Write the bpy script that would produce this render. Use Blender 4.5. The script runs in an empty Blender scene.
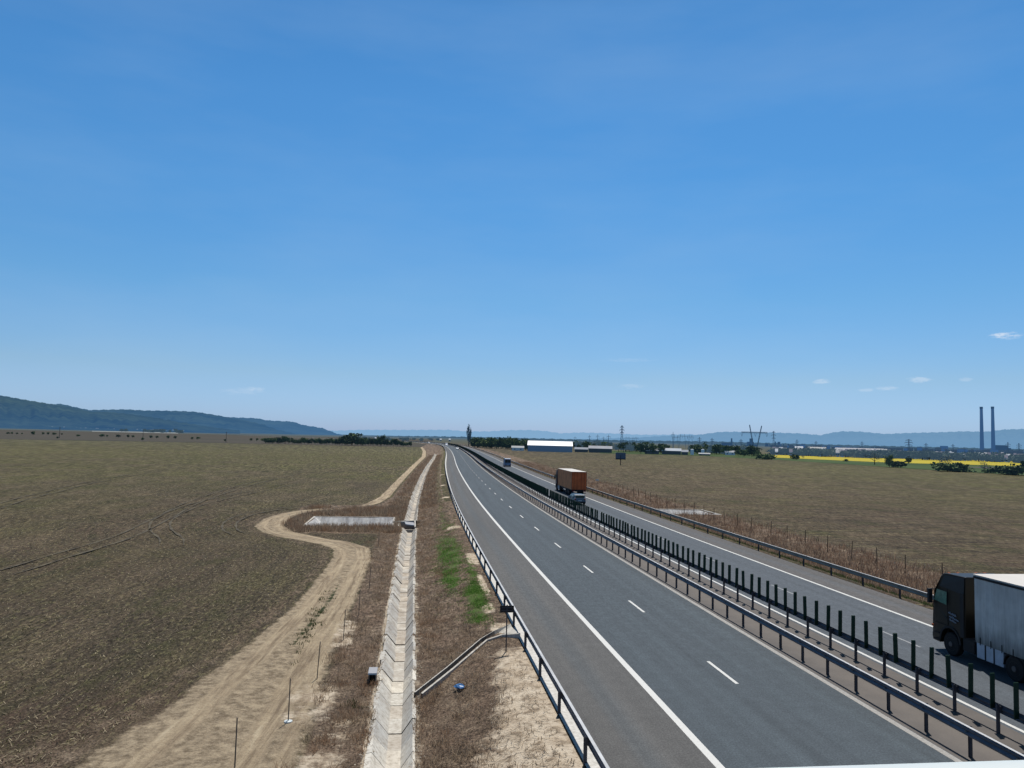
import bpy, math, random
import numpy as np
from math import sin, cos, atan, tan, radians, pi, sqrt, exp, hypot
from mathutils import Vector, Matrix
random.seed(7); rng = np.random.default_rng(7)
S = bpy.context.scene; COL = S.collection
# ------------------------------------------------------------------ camera frame (used to survey the place)
F = 769.0; H = 9.3; HOR = 438.0; VPX = 415.0; ROLL = radians(1.4)
pitch = atan((HOR-384)/F); yaw = atan((512-VPX)/F)
fw = Vector((sin(yaw)*cos(pitch), cos(yaw)*cos(pitch), sin(pitch)))
r0 = Vector((cos(yaw), -sin(yaw), 0)); u0 = r0.cross(fw)
rt = r0*cos(ROLL)+u0*sin(ROLL); up = -r0*sin(ROLL)+u0*cos(ROLL)
def ray(px, py): return fw*F + rt*(px-512) - up*(py-384)
def G(px, py, z=-1.0):
    d = ray(px, py); t = (z-H)/d.z; return d.x*t, d.y*t
def hor_y(px):                       # image row of the horizon in that column
    return 384 + (fw.z*F + rt.z*(px-512))/up.z
def A(px, dist):                     # ground point at a distance along a bearing
    d = ray(px, hor_y(px)); n = hypot(d.x, d.y); return d.x/n*dist, d.y/n*dist
def HT(px, py, dist):                # height above datum seen at that row at that distance
    d = ray(px, py); return H + d.z/hypot(d.x, d.y)*dist
cam = bpy.data.cameras.new('camera'); co = bpy.data.objects.new('camera', cam); COL.objects.link(co)
cam.sensor_width = 36; cam.lens = 36*F/1024; cam.clip_start = 0.05; cam.clip_end = 60000
co.matrix_world = Matrix(((rt.x, up.x, -fw.x, 0), (rt.y, up.y, -fw.y, 0), (rt.z, up.z, -fw.z, H), (0, 0, 0, 1)))
S.camera = co
S.view_settings.view_transform = 'Standard'; S.view_settings.look = 'None'; S.view_settings.exposure = 0

# ------------------------------------------------------------------ tags
def tag(o, label=None, cat=None, group=None, kind=None):
    if label: o['label'] = label
    if cat: o['category'] = cat
    if group: o['group'] = group
    if kind: o['kind'] = kind
    return o
def empty(name, loc=(0, 0, 0), rz=0, sc=1):
    o = bpy.data.objects.new(name, None); COL.objects.link(o); o.location = loc; o.rotation_euler = (0, 0, rz)
    o.scale = (sc, sc, sc) if not isinstance(sc, tuple) else sc; o.empty_display_size = .3; return o
def copy_tree(o, parent=None):
    c = o.copy(); COL.objects.link(c); c.parent = parent
    for ch in list(o.children): copy_tree(ch, c)
    return c
# ------------------------------------------------------------------ materials
class NT:
    def __init__(s, name):
        s.m = bpy.data.materials.new(name); s.m.use_nodes = True; s.t = s.m.node_tree; s.n = s.t.nodes; s.l = s.t.links
        s.b = s.n['Principled BSDF']; s.out = s.n['Material Output']
    def new(s, t, **k):
        x = s.n.new(t)
        for a, v in k.items(): setattr(x, a, v)
        return x
    def inp(s, sock, v):
        if hasattr(v, 'is_output') or isinstance(v, bpy.types.NodeSocket): s.l.new(v, sock)
        else: sock.default_value = v
    def math(s, op, a, b=0.0, clamp=False):
        x = s.new('ShaderNodeMath', operation=op); x.use_clamp = clamp; s.inp(x.inputs[0], a); s.inp(x.inputs[1], b); return x.outputs[0]
    def mix(s, f, a, b, mode='MIX'):
        x = s.new('ShaderNodeMix', data_type='RGBA', blend_type=mode); s.inp(x.inputs[0], f)
        s.inp(x.inputs[6], a if not isinstance(a, tuple) else (*a[:3], 1)); s.inp(x.inputs[7], b if not isinstance(b, tuple) else (*b[:3], 1)); return x.outputs[2]
    def coord(s, kind='Object', scale=(1, 1, 1)):
        if kind == 'World': c = s.new('ShaderNodeNewGeometry').outputs['Position']
        else: c = s.new('ShaderNodeTexCoord').outputs[kind]
        mp = s.new('ShaderNodeMapping'); s.l.new(c, mp.inputs[0]); mp.inputs['Scale'].default_value = scale; return mp.outputs[0]
    def noise(s, co, sc, det=4, rough=.6):
        x = s.new('ShaderNodeTexNoise'); s.l.new(co, x.inputs['Vector']); x.inputs['Scale'].default_value = sc
        x.inputs['Detail'].default_value = det; x.inputs['Roughness'].default_value = rough; return x.outputs['Fac']
    def ramp(s, f, a, b, ca=0.0, cb=1.0):
        x = s.new('ShaderNodeMapRange'); x.clamp = True; s.inp(x.inputs[0], f); x.inputs[1].default_value = a; x.inputs[2].default_value = b
        s.inp(x.inputs[3], ca); s.inp(x.inputs[4], cb); return x.outputs[0]
    def attr(s, name):
        x = s.new('ShaderNodeAttribute'); x.attribute_name = name
        sp = s.new('ShaderNodeSeparateColor'); s.l.new(x.outputs['Color'], sp.inputs[0]); return sp.outputs
    def bump(s, h, st=.3, dist=.02):
        x = s.new('ShaderNodeBump'); x.inputs['Strength'].default_value = st; x.inputs['Distance'].default_value = dist
        s.l.new(h, x.inputs['Height']); s.l.new(x.outputs[0], s.b.inputs['Normal'])
    def fin(s, col, rough=.8, metal=0.0, haze=0.0, hazecol=(.12, .27, .5), spec=.3):
        s.inp(s.b.inputs['Base Color'], (*col[:3], 1) if isinstance(col, tuple) else col)
        s.inp(s.b.inputs['Roughness'], rough); s.inp(s.b.inputs['Metallic'], metal); s.inp(s.b.inputs['Specular IOR Level'], spec)
        if not (isinstance(haze, float) and haze == 0.0):
            e = s.new('ShaderNodeEmission'); e.inputs[0].default_value = (*hazecol, 1); e.inputs[1].default_value = 1  # aerial haze painted in as a glow over the surface colour
            mx = s.new('ShaderNodeMixShader'); s.inp(mx.inputs[0], haze)
            s.l.new(s.b.outputs[0], mx.inputs[1]); s.l.new(e.outputs[0], mx.inputs[2]); s.l.new(mx.outputs[0], s.out.inputs[0])
        return s.m
HAZE = (.13, .28, .50)
def simple(name, col, rough=.7, metal=0.0, var=.25, sc=3.0, haze=0.0, spec=.3, hazecol=HAZE, bump=0):
    t = NT(name); c = t.coord('Object'); n = t.noise(c, sc, 5)
    k = t.ramp(n, .25, .75, 1-var, 1+var)
    cc = t.new('ShaderNodeVectorMath', operation='SCALE'); cc.inputs[0].default_value = col; t.l.new(k, cc.inputs['Scale'])
    if bump: t.bump(n, bump, .03)
    return t.fin(cc.outputs[0], rough, metal, haze, hazecol, spec)
def grain(t, layers, rad, lo=.6, hi=1.4):
    out = None
    for (sc, a, b, c_, d_) in layers:          # scale xy, fade in a..b, fade out c..d
        n = t.noise(t.coord('World', (sc[0], sc[1], 1)), 1.0, 2, .6)
        k = t.ramp(n, .36, .64, lo, hi)
        w_ = t.math('MULTIPLY', t.ramp(rad, a, b), t.ramp(rad, c_, d_, 1.0, 0.0)) if a >= 0 else t.ramp(rad, c_, d_, 1.0, 0.0)
        q = t.math('ADD', 1.0, t.math('MULTIPLY', t.math('SUBTRACT', k, 1.0), w_)); out = q if out is None else t.math('MULTIPLY', out, q)
    return out
def radius(t):
    v = t.new('ShaderNodeVectorMath', operation='LENGTH'); t.l.new(t.new('ShaderNodeNewGeometry').outputs['Position'], v.inputs[0]); return v.outputs['Value']
M = {}
M['galv'] = simple('galvanised_steel', (.075, .085, .11), .5, .35, .3, 2.5)  # darkened so the beam face carries its shade in the colour
M['galv_mid'] = simple('dull_steel', (.055, .068, .09), .6, .2, .3, 2)
M['galv_post'] = simple('post_steel', (.05, .055, .07), .6, .2, .3, 3)
M['galv_light'] = simple('reflection_tinted_steel', (.17, .165, .145), .55, .3, .25, 1.2)  # warmed so greenish-brown reflections sit in the steel colour
M['green_slat'] = simple('green_plastic', (.004, .028, .016), .6, 0, .3, 2)
M['concrete'] = simple('concrete', (.42, .40, .36), .9, 0, .3, 4, bump=.3)
M['concrete_dark'] = simple('concrete_painted_shade', (.12, .11, .10), .9, 0, .3, 4)  # darker copy of concrete with shade put into its colour
M['white_paint'] = simple('white_painted_metal', (.50, .55, .56), .55, 0, .05, 4)
M['post'] = simple('fence_post_steel', (.11, .10, .09), .8, .1, .3, 9)
M['blue_bag'] = simple('blue_plastic', (.02, .10, .26), .4, 0, .3, 8)
M['black'] = simple('black_rubber', (.012, .012, .013), .8, 0, .2, 8)
M['chassis'] = simple('chassis_black', (.016, .016, .018), .7, 0, .3, 3)
M['rim'] = simple('wheel_rim_steel', (.09, .09, .095), .5, .4, .3, 8)
M['edge'] = simple('painted_sunlit_rail_edge', (.42, .43, .44), .6, 0, .2, 2)  # pale copy of the rail steel with sunlight painted in
M['cab_dark'] = simple('dark_brown_paint', (.013, .0105, .006), .42, 0, .25, 1.5)
M['cab_top'] = simple('dark_blue_paint', (.012, .02, .028), .35, 0, .2, 1.5)
M['glass'] = simple('dark_glass', (.02, .03, .03), .06, 0, .1, 2, spec=.6)
M['glass_reflect'] = simple('window_glass_painted_reflection', (.09, .19, .14), .1, 0, .35, 5, spec=.6)  # green reflection painted into the glass colour
M['tank'] = simple('fuel_tank_aluminium', (.34, .42, .52), .4, .3, .2, 3)
M['roof_white'] = simple('white_roof_sheet', (.54, .51, .47), .6, 0, .06, .8)
M['orange'] = simple('rust_orange_panel', (.52, .12, .035), .6, 0, .22, 1.4)
M['orange_side'] = simple('dusty_orange_panel', (.52, .215, .09), .7, 0, .25, .9)
M['orange_dark'] = simple('dark_orange_trim', (.14, .03, .012), .6, 0, .2, 2)
M['cab_red'] = simple('dark_red_paint', (.06, .014, .012), .4, 0, .2, 2)
M['car_blue'] = simple('dark_blue_grey_car_paint', (.07, .11, .15), .3, 0, .1, 1, spec=.5)
M['car_white'] = simple('white_car_paint', (.75, .76, .78), .35, 0, .05, 1)
M['van_blue'] = simple('blue_grey_van_paint', (.12, .19, .30), .4, 0, .12, 1)
M['tail_red'] = simple('red_lamp', (.22, .01, .01), .3, 0, .1, 1)
M['script'] = simple('pale_lettering', (.22, .26, .32), .6, 0, .2, 5)
M['dark_seam'] = simple('panel_seam', (.006, .006, .006), .8)
def curtain_mat():
    t = NT('grey_curtain_side'); c = t.coord('Object'); n = t.noise(c, 1.2, 6)
    n2 = t.noise(t.coord('Object', (1, 6, .4)), 2.0, 5)
    g = t.new('ShaderNodeSeparateXYZ'); t.l.new(c, g.inputs[0])
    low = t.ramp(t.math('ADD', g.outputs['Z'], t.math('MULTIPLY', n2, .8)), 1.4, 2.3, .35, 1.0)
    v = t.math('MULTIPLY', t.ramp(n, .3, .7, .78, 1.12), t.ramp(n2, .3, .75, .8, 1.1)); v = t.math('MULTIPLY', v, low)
    cc = t.new('ShaderNodeVectorMath', operation='SCALE'); cc.inputs[0].default_value = (.52, .52, .50); t.l.new(v, cc.inputs['Scale'])
    return t.fin(cc.outputs[0], .7)
M['curtain'] = curtain_mat()
def leafmat(name, a, b, haze=0.0, hazecol=HAZE):
    t = NT(name); c = t.coord('World'); n = t.noise(c, .35, 3); n2 = t.noise(c, 2.5, 2)
    oi = t.new('ShaderNodeObjectInfo')
    f = t.math('ADD', t.ramp(n, .35, .65, 0, .6), t.ramp(n2, .3, .7, -.2, .5)); f = t.math('ADD', f, t.ramp(oi.outputs['Random'], 0, 1, -.35, .35), True)
    t.b.inputs['Subsurface Weight'].default_value = 0
    return t.fin(t.mix(f, a, b), .8, 0, haze, hazecol, .15)
M['leaf_dark'] = leafmat('dark_green_leaves', (.020, .040, .014), (.095, .145, .04), .03)
M['leaf_mid'] = leafmat('mid_green_leaves', (.035, .06, .018), (.14, .19, .055), .03)
M['leaf_poplar'] = leafmat('poplar_leaves', (.006, .012, .012), (.02, .034, .02), .10)
M['leaf_bare'] = leafmat('budding_twigs', (.035, .035, .02), (.11, .11, .05), .08)
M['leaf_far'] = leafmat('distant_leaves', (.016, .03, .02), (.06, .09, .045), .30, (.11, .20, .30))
M['bark'] = simple('bark', (.05, .042, .032), .9, 0, .3, 4)
M['b_white'] = simple('white_render_wall', (.50, .50, .50), .8, 0, .1, .1, .25)
M['b_cream'] = simple('cream_wall', (.40, .38, .33), .8, 0, .15, .1, .25)
M['b_grey'] = simple('grey_wall', (.24, .25, .27), .8, 0, .15, .1, .12)
M['b_dark'] = simple('dark_wall', (.06, .055, .05), .8, 0, .15, .1, .05)
M['barn_wall'] = simple('slate_blue_cladding', (.06, .10, .17), .6, 0, .15, .2, .15)
M['barn_roof'] = simple('bright_white_metal_roof', (.95, .95, .95), .5, 0, .04, .2, 0.0)
M['roof_red'] = simple('red_tile_roof', (.13, .07, .055), .8, 0, .2, .2, .30)
M['roof_grey'] = simple('pale_grey_roof', (.34, .33, .33), .8, 0, .15, .2, .15)
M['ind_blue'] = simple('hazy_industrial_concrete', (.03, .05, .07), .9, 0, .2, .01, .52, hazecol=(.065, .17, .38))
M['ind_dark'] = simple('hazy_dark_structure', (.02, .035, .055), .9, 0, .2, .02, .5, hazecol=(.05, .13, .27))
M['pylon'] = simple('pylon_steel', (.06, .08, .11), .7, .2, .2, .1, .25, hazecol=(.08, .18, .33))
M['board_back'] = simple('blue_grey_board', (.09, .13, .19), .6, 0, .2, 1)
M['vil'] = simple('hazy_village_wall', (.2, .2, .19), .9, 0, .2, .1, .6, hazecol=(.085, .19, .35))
M['deck'] = simple('bridge_concrete', (.35, .34, .32), .85, 0, .2, 1)

# ------------------------------------------------------------------ mesh builder
class MB:
    def __init__(s): s.v = []; s.f = []
    def add(s, vs, fs):
        k = len(s.v); s.v += [tuple(a) for a in vs]; s.f += [tuple(i+k for i in q) for q in fs]; return s
    def box(s, x0, x1, y0, y1, z0, z1):
        return s.add([(x0, y0, z0), (x1, y0, z0), (x1, y1, z0), (x0, y1, z0), (x0, y0, z1), (x1, y0, z1), (x1, y1, z1), (x0, y1, z1)],
                     [(0, 3, 2, 1), (4, 5, 6, 7), (0, 1, 5, 4), (1, 2, 6, 5), (2, 3, 7, 6), (3, 0, 4, 7)])
    def prismx(s, prof, x0, x1, x0f=None, x1f=None):     # profile in (y,z), extruded in x
        n = len(prof)
        a = [((x0 if x0f is None else x0f(y, z)), y, z) for y, z in prof]; b = [((x1 if x1f is None else x1f(y, z)), y, z) for y, z in prof]
        return s.add(a+b, [tuple(range(n)), tuple(range(2*n-1, n-1, -1))]+[(i, i+n, (i+1) % n+n, (i+1) % n) for i in range(n)])
    def tube(s, p, q, r, r2=None, n=6, cap=True):
        p = Vector(p); q = Vector(q); r2 = r if r2 is None else r2; d = (q-p).normalized()
        a = d.cross(Vector((0, 0, 1)) if abs(d.z) < .9 else Vector((1, 0, 0))).normalized(); b = d.cross(a)
        vs = []
        for c, rr in ((p, r), (q, r2)):
            for i in range(n): t = 2*pi*i/n; vs.append(c+a*cos(t)*rr+b*sin(t)*rr)
        fs = [(i, (i+1) % n, (i+1) % n+n, i+n) for i in range(n)]
        if cap: fs += [tuple(range(n-1, -1, -1)), tuple(range(n, 2*n))]
        return s.add(vs, fs)
    def lathe(s, prof, n=24, axis='x', c=(0, 0, 0)):     # prof (along, radius)
        vs = []; m = len(prof)
        for a, r in prof:
            for i in range(n):
                t = 2*pi*i/n
                vs.append((c[0]+a, c[1]+cos(t)*r, c[2]+sin(t)*r) if axis == 'x' else (c[0]+cos(t)*r, c[1]+sin(t)*r, c[2]+a))
        fs = [(k*n+i, k*n+(i+1) % n, (k+1)*n+(i+1) % n, (k+1)*n+i) for k in range(m-1) for i in range(n)]
        fs += [tuple(range(n-1, -1, -1)), tuple(range((m-1)*n, m*n))]
        return s.add(vs, fs)
    def build(s, name, mat, parent=None, bevel=0, smooth=False):
        me = bpy.data.meshes.new(name); me.from_pydata(s.v, [], s.f); me.materials.append(mat)
        if smooth: me.polygons.foreach_set('use_smooth', [True]*len(me.polygons))
        o = bpy.data.objects.new(name, me); COL.objects.link(o); o.parent = parent
        if bevel:
            b = o.modifiers.new('bevel', 'BEVEL'); b.width = bevel; b.segments = 2; b.limit_method = 'ANGLE'
        return o
def npmesh(name, V, Q, mat, parent=None, col=None):      # V (n,3), Q (m,4)
    me = bpy.data.meshes.new(name); me.vertices.add(len(V)); me.vertices.foreach_set('co', np.asarray(V, np.float32).ravel())
    m, k = Q.shape; me.loops.add(m*k); me.loops.foreach_set('vertex_index', Q.astype(np.int32).ravel())
    me.polygons.add(m); me.polygons.foreach_set('loop_start', np.arange(0, m*k, k, dtype=np.int32)); me.update(calc_edges=True)
    if col:
        for nm, arr in col.items():
            a = me.attributes.new(nm, 'FLOAT_COLOR', 'POINT'); a.data.foreach_set('color', np.asarray(arr, np.float32).ravel())
    me.materials.append(mat); o = bpy.data.objects.new(name, me); COL.objects.link(o); o.parent = parent; return o

# ------------------------------------------------------------------ alignment of the motorway
DY = np.array([-200, 0, 60, 90, 120, 168, 220, 270, 360, 460, 560, 660, 760, 860, 950, 1035, 1120, 1250, 1400, 1700, 2300], float)
DX = np.array([0, 0, 0, .25, .75, 2.1, 3.9, 5.9, 10., 14.0, 17.4, 20.3, 22.0, 20.5, 15.5, 6, -9, -45, -110, -260, -600], float)
_yy = np.arange(-200, 2300, 5.0); _dd = np.interp(_yy, DY, DX)
_k = np.exp(-.5*(np.arange(-8, 9)/3.5)**2); _k /= _k.sum()
_ds = np.convolve(np.pad(_dd, 8, mode='edge'), _k, 'valid')
_ds[_yy < 40] = 0
def D(y): return np.interp(y, _yy, _ds)
def ysteps(y0, y1, base=1.0, g=.012, cap=12):
    ys = [y0]
    while ys[-1] < y1: ys.append(min(y1, ys[-1]+min(cap, max(base, abs(ys[-1])*g))))
    return ys
def strip(name, mat, xa, xb, y0, y1, z, nx=1, base=2.0):
    ys = np.array(ysteps(y0, y1, base)); xs = np.linspace(xa, xb, nx+1); V = []; 
    for y in ys:
        for x in xs: V.append((x+D(y), y, z))
    n = nx+1; Q = np.array([(i*n+j, i*n+j+1, (i+1)*n+j+1, (i+1)*n+j) for i in range(len(ys)-1) for j in range(nx)])
    UV = [(x, y, 0, 1) for y in ys for x in xs]
    return npmesh(name, np.array(V), Q, mat, None, {'lane': UV})
YE = 2000
def asphalt(name, base, tint, sh, markx):
    t = NT(name); a = t.attr('lane'); x, y = a[0], a[1]
    w = t.coord('World'); fine = t.noise(w, 16, 5, .85); mid = t.noise(w, 1.5, 5, .65)
    cv = t.new('ShaderNodeCombineXYZ'); t.l.new(x, cv.inputs[0]); t.l.new(t.math('MULTIPLY', y, .018), cv.inputs[1])
    st = t.noise(cv.outputs[0], 1.6, 4, .65); st2 = t.noise(cv.outputs[0], .5, 3)
    inl = t.ramp(x, markx[0]-.05, markx[0]+.05, 0.0, 1.0) if markx[2] > 0 else t.ramp(x, markx[0]-.05, markx[0]+.05, 1.0, 0.0)
    col = t.mix(inl, sh, base)
    wob = t.math('ADD', x, t.ramp(st2, .3, .7, -.25, .25))
    trk = None
    for c in markx[1]:
        q = t.math('ABSOLUTE', t.math('SUBTRACT', wob, c)); q = t.ramp(q, .1, .55, 1.0, 0.0)
        trk = q if trk is None else t.math('MAXIMUM', trk, q)
    col = t.mix(t.math('MULTIPLY', trk, .30), col, tint)
    k = t.math('MULTIPLY', t.ramp(fine, .25, .75, .45, 1.55), t.ramp(mid, .3, .7, .9, 1.1)); k = t.math('MULTIPLY', k, t.ramp(st, .3, .7, .86, 1.14))
    rd = radius(t); k = t.math('MULTIPLY', k, grain(t, (((22, 12), -1, 0, 30, 60), ((9, 2.5), 25, 45, 80, 140), ((4, .5), 80, 140, 250, 500)), rd, .84, 1.16))
    oil = t.ramp(t.noise(t.coord('World', (1.2, .25, 1)), .8, 6, .75), .60, .74, 1.0, .84); k = t.math('MULTIPLY', k, oil)
    cc = t.new('ShaderNodeVectorMath', operation='SCALE'); t.l.new(col, cc.inputs[0]); t.l.new(k, cc.inputs['Scale'])
    t.bump(fine, .35, .01)
    return t.fin(cc.outputs[0], .85, spec=.25)
# wheel paths: two per lane
mL = asphalt('asphalt_left', (.056, .069, .080), (.070, .089, .103), (.086, .085, .083), (9.1, (7.2, 10.0, 11.7, 13.7, 15.4), 1))
mR = asphalt('asphalt_right', (.070, .081, .094), (.086, .102, .12), (.088, .084, .082), (27.2, (21.3, 23.0, 24.7, 26.4, 28.6), -1))
strip('left_carriageway', mL, 5.7, 16.6, -40, YE, 0, 8)['kind'] = 'structure'
strip('right_carriageway', mR, 20.15, 30.0, -40, YE, 0, 8)['kind'] = 'structure'
t = NT('median_surface'); w = t.coord('World'); n = t.noise(w, 18, 4, .75); n2 = t.noise(w, .9, 5)
a = t.attr('lane'); edge = t.ramp(t.math('ABSOLUTE', t.math('SUBTRACT', a[0], 17.9)), .1, .8, 1.0, 0.0)
c = t.mix(t.ramp(n2, .3, .7), (.095, .086, .080), (.135, .12, .107)); c = t.mix(t.math('MULTIPLY', edge, .25), c, (.22, .19, .16))
c = t.mix(t.ramp(n, .3, .7, 0, .4), c, (.07, .062, .058)); mm = t.fin(c, .9)
strip('median_paving', mm, 16.6, 20.15, -40, YE, 0.0, 3)['kind'] = 'structure'
t = NT('road_marking_paint'); w = t.coord('World'); n = t.noise(w, 9, 6, .8); n2 = t.noise(w, 1.1, 4)
mark = t.fin(t.mix(t.ramp(n, .52, .72, 0, .55), (.54, .54, .52), (.24, .24, .23)), .7)
t = NT('worn_marking_paint'); w = t.coord('World'); n = t.noise(w, 9, 6, .8)
mark2 = t.fin(t.mix(t.ramp(n, .42, .66, 0, .8), (.33, .32, .30), (.16, .15, .14)), .8)
t = NT('faded_marking_paint'); w = t.coord('World'); n = t.noise(w, 9, 6, .8)
faint = t.fin(t.mix(t.ramp(n, .4, .66, 0, .8), (.26, .27, .28), (.15, .16, .17)), .8)
strip('hard_shoulder_line', mark, 8.93, 9.19, -40, YE, .005)['kind'] = 'structure'
strip('median_edge_line', mark2, 16.33, 16.57, -40, YE, .005)['kind'] = 'structure'
strip('median_edge_line', mark, 20.30, 20.46, -40, YE, .005)['kind'] = 'structure'
strip('hard_shoulder_line', mark, 27.15, 27.35, -40, YE, .005)['kind'] = 'structure'
for nm, xc, off in (('lane_dashes', 12.78, 29.2), ('lane_dashes', 23.85, 34.0)):
    V = []; Q = []
    y = off-12.2*5
    while y < 1200:
        k = len(V); V += [(xc-.07+D(y), y, .005), (xc+.07+D(y), y, .005), (xc+.07+D(y+3), y+3, .005), (xc-.07+D(y+3), y+3, .005)]; Q.append((k, k+1, k+2, k+3)); y += 12.2
    npmesh(nm, np.array(V), np.array(Q), mark if xc < 20 else faint)['kind'] = 'structure'
t = NT('gutter_concrete'); w = t.coord('World'); n = t.noise(w, 5, 5, .75)
strip('roadside_gutter', t.fin(t.mix(t.ramp(n, .35, .7), (.38, .36, .32), (.62, .60, .56)), .9), 5.19, 5.7, -40, YE, .012)['kind'] = 'structure'

# ------------------------------------------------------------------ ground
TR = np.array([(-7.4, 15, 3.6), (-6.6, 24, 3.2), (-6.1, 30, 2.6), (-5.5, 40, 1.9), (-5.0, 48, 1.6), (-4.8, 57, 1.5), (-4.7, 66, 1.5), (-5.2, 71.5, 1.5), (-7.2, 75.2, 1.4), (-10.8, 79, 1.4), (-13.6, 83, 1.4),
               (-15.4, 88, 1.4), (-15.9, 95, 1.3), (-15.2, 101.5, 1.2), (-13.4, 106, 1.0), (-10, 109, .6), (-7, 113, .5), (-5.6, 119, .9), (-4.4, 131, .75), (-2.6, 183, .75), (.6, 268, .8), (5.4, 385, .95), (7.6, 523, 1.0), (7.6, 700, 1.0)])
def seg_dist(X, Y, P):
    best = np.full(X.shape, 1e9); w = np.zeros(X.shape); side = np.zeros(X.shape)
    for a, b in zip(P[:-1], P[1:]):
        dx, dy = b[0]-a[0], b[1]-a[1]; L2 = dx*dx+dy*dy
        tt = np.clip(((X-a[0])*dx+(Y-a[1])*dy)/L2, 0, 1); ex = X-a[0]-tt*dx; ey = Y-a[1]-tt*dy; d = np.sqrt(ex*ex+ey*ey)
        m = d < best; best = np.where(m, d, best); w = np.where(m, a[2]+tt*(b[2]-a[2]), w); side = np.where(m, np.sign(ex*dy-ey*dx)*d, side)
    return best, w, side
def ss(x, a, b): 
    t_ = np.clip((x-a)/(b-a), 0, 1); return t_*t_*(3-2*t_)
DITCH = lambda y: -0.33+D(y)+np.where(y > 120, .0, 0)
def terrain(X, Y):
    xr = X-D(Y)
    z = np.full(X.shape, -1.0)
    z = z+.95*ss(xr, .5, 5.0)*(xr < 18)
    z = np.where((xr > 5.3) & (xr < 29.9), -.35, z)
    z = np.where(xr >= 29.9, -1+.96*(1-ss(xr, 30.5, 33.5)), z)
    z = z+.05*(np.abs(xr+.35) > 1.5)*np.sin(X*.9+Y*.23)*np.sin(Y*.55-X*.3)*((xr < 4.4) | (xr > 33))*(xr < 60)*(xr > -60)
    # ditch cut
    inD = (np.abs(xr+.36) < .66) & (Y < 470)
    z = np.where(inD, -1.95, z)
    pit = (X > -11.6) & (X < -2.2) & (Y > 89.) & (Y < 98.2); z = np.where(pit, -3.2, z)
    pit = (X > 36.6) & (X < 44) & (Y > 107) & (Y < 114.5); z = np.where(pit, -2.4, z)
    jb = (xr > -1.5) & (xr < .7) & (Y > 88) & (Y < 95); z = np.where(jb, -2.1, z)
    return z
xl = np.concatenate([-np.geomspace(70, 32000, 46)[::-1][:-1], np.arange(-70, -20, .6), np.arange(-20, 6, .2), [6, 12, 18, 24, 29.5, 29.9], np.arange(30.2, 46, .4), np.arange(46, 110, 2.0), np.geomspace(110, 32000, 48)])
yl = np.concatenate([[-32000, -8000, -2000, -500, -100, -30, 0], np.arange(12, 130, .25), np.array(ysteps(130, 2400, .4, .006, 14))[0:], np.geomspace(2450, 34000, 50)])
X, Y = np.meshgrid(xl, yl); XX = X+D(Y)*np.clip(1-np.abs(X)/3000, 0, 1)*(Y < 2400)
near = (Y < 130) & (X < -.0)
XX = np.where(Y < 2400, X+D(np.clip(Y, -200, 2290))*np.clip(1-np.abs(X)/2500., 0, 1), X)
Z = terrain(XX, Y)
dT, wT, sT = seg_dist(XX, Y, TR)
xr = XX-D(Y)
track = 1-ss(dT, wT*.75, wT*1.35)
track = np.where((Y > 108) & (Y < 116), track*.5, track)
rut = np.maximum(np.exp(-((np.abs(sT)-wT*.52)/(.42))**2), np.exp(-((sT-wT*.9)/.3)**2)*.7)*track      # wheel ruts
mid = np.exp(-((sT-.1)/(.28))**2)*track*ss(Y, 34, 40)*(1-ss(Y, 52, 60))*.8
weed = (ss(xr, -4.2, -2.6)*(1-.35*ss(xr, 3.6, 4.9))*(xr < 5.3))*(1-track)
weed = np.where(Y > 112, ss(sT, .8, 1.8)*(xr < 4.0)*(XX < 30+D(Y)), weed)
pz = (XX > -15)*(XX < -1)*(Y > 82)*(Y < 112); weed = np.maximum(weed, pz*ss(dT, 1.3, 2.2)*.95)
weed = np.maximum(weed, np.exp(-((XX+6)/9)**2)*ss(Y, 106, 109)*(1-ss(Y, 112, 118)))
fr = np.exp(-((dT-wT*1.5)/(.8))**2)*.42*(sT < 0); weed = np.maximum(weed, fr*(Y < 120))
weed = np.where((Y < 31) & (XX < -4), np.maximum(weed, .6*(1-ss(Y, 25, 31))*ss(dT, 2.5, 4)), weed)
rs = ss(xr, 31.5, 33)*(1-ss(xr, 40.5, 46)); weed = np.maximum(weed, rs)
weed = np.where((xr > 5.2) & (xr < 30), 0, weed)
sand = ss(xr, .9+.12*(Y-22), 4.3+.08*(Y-22))*(xr < 5.3)*(1-ss(Y, 33, 37))*.95
for ex, ey, rx, ry, s_ in ((4.8, 60, .5, 3.2, 1), (4.7, 50, .25, 4, .9), (4.4, 43, .4, 1.5, .7), (4.3, 81, .8, 1.4, .8), (4.4, 120, .7, 1.3, .8), (4.4, 150, .7, 1.5, .7), (4.4, 190, .7, 1.5, .7), (4.6, 38.5, .6, 1.2, .8), (-2.6, 24, 1.0, 2.6, .7), (-3.6, 31, 1.2, 3., .55), (-2.2, 28, .5, 1.6, .5), (3, 23, 1.2, 2, .7), (-3.2, 41, .7, 4, .6)):
    sand = np.maximum(sand, s_*np.exp(-((xr-ex)/rx)**4-((Y-ey)/ry)**4))
sand = np.maximum(sand, .8*np.exp(-((np.abs(xr+.36)-.84)/.14)**2)*(Y < 90))
grn = np.zeros(XX.shape)
for ex, ey, rx, ry, s_ in ((3.2, 66, 1.2, 11, 1), (2.8, 55, .8, 6, .9), (4.0, 47, .7, 6, .9), (4.3, 55, .6, 8, .6), (3.7, 42, .7, 3, .7), (3.6, 84, 1.1, 9, .55), (1.8, 60, .8, 4, .4)):
    grn = np.maximum(grn, s_*np.exp(-((xr-ex)/rx)**2-((Y-ey)/ry)**2))
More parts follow.
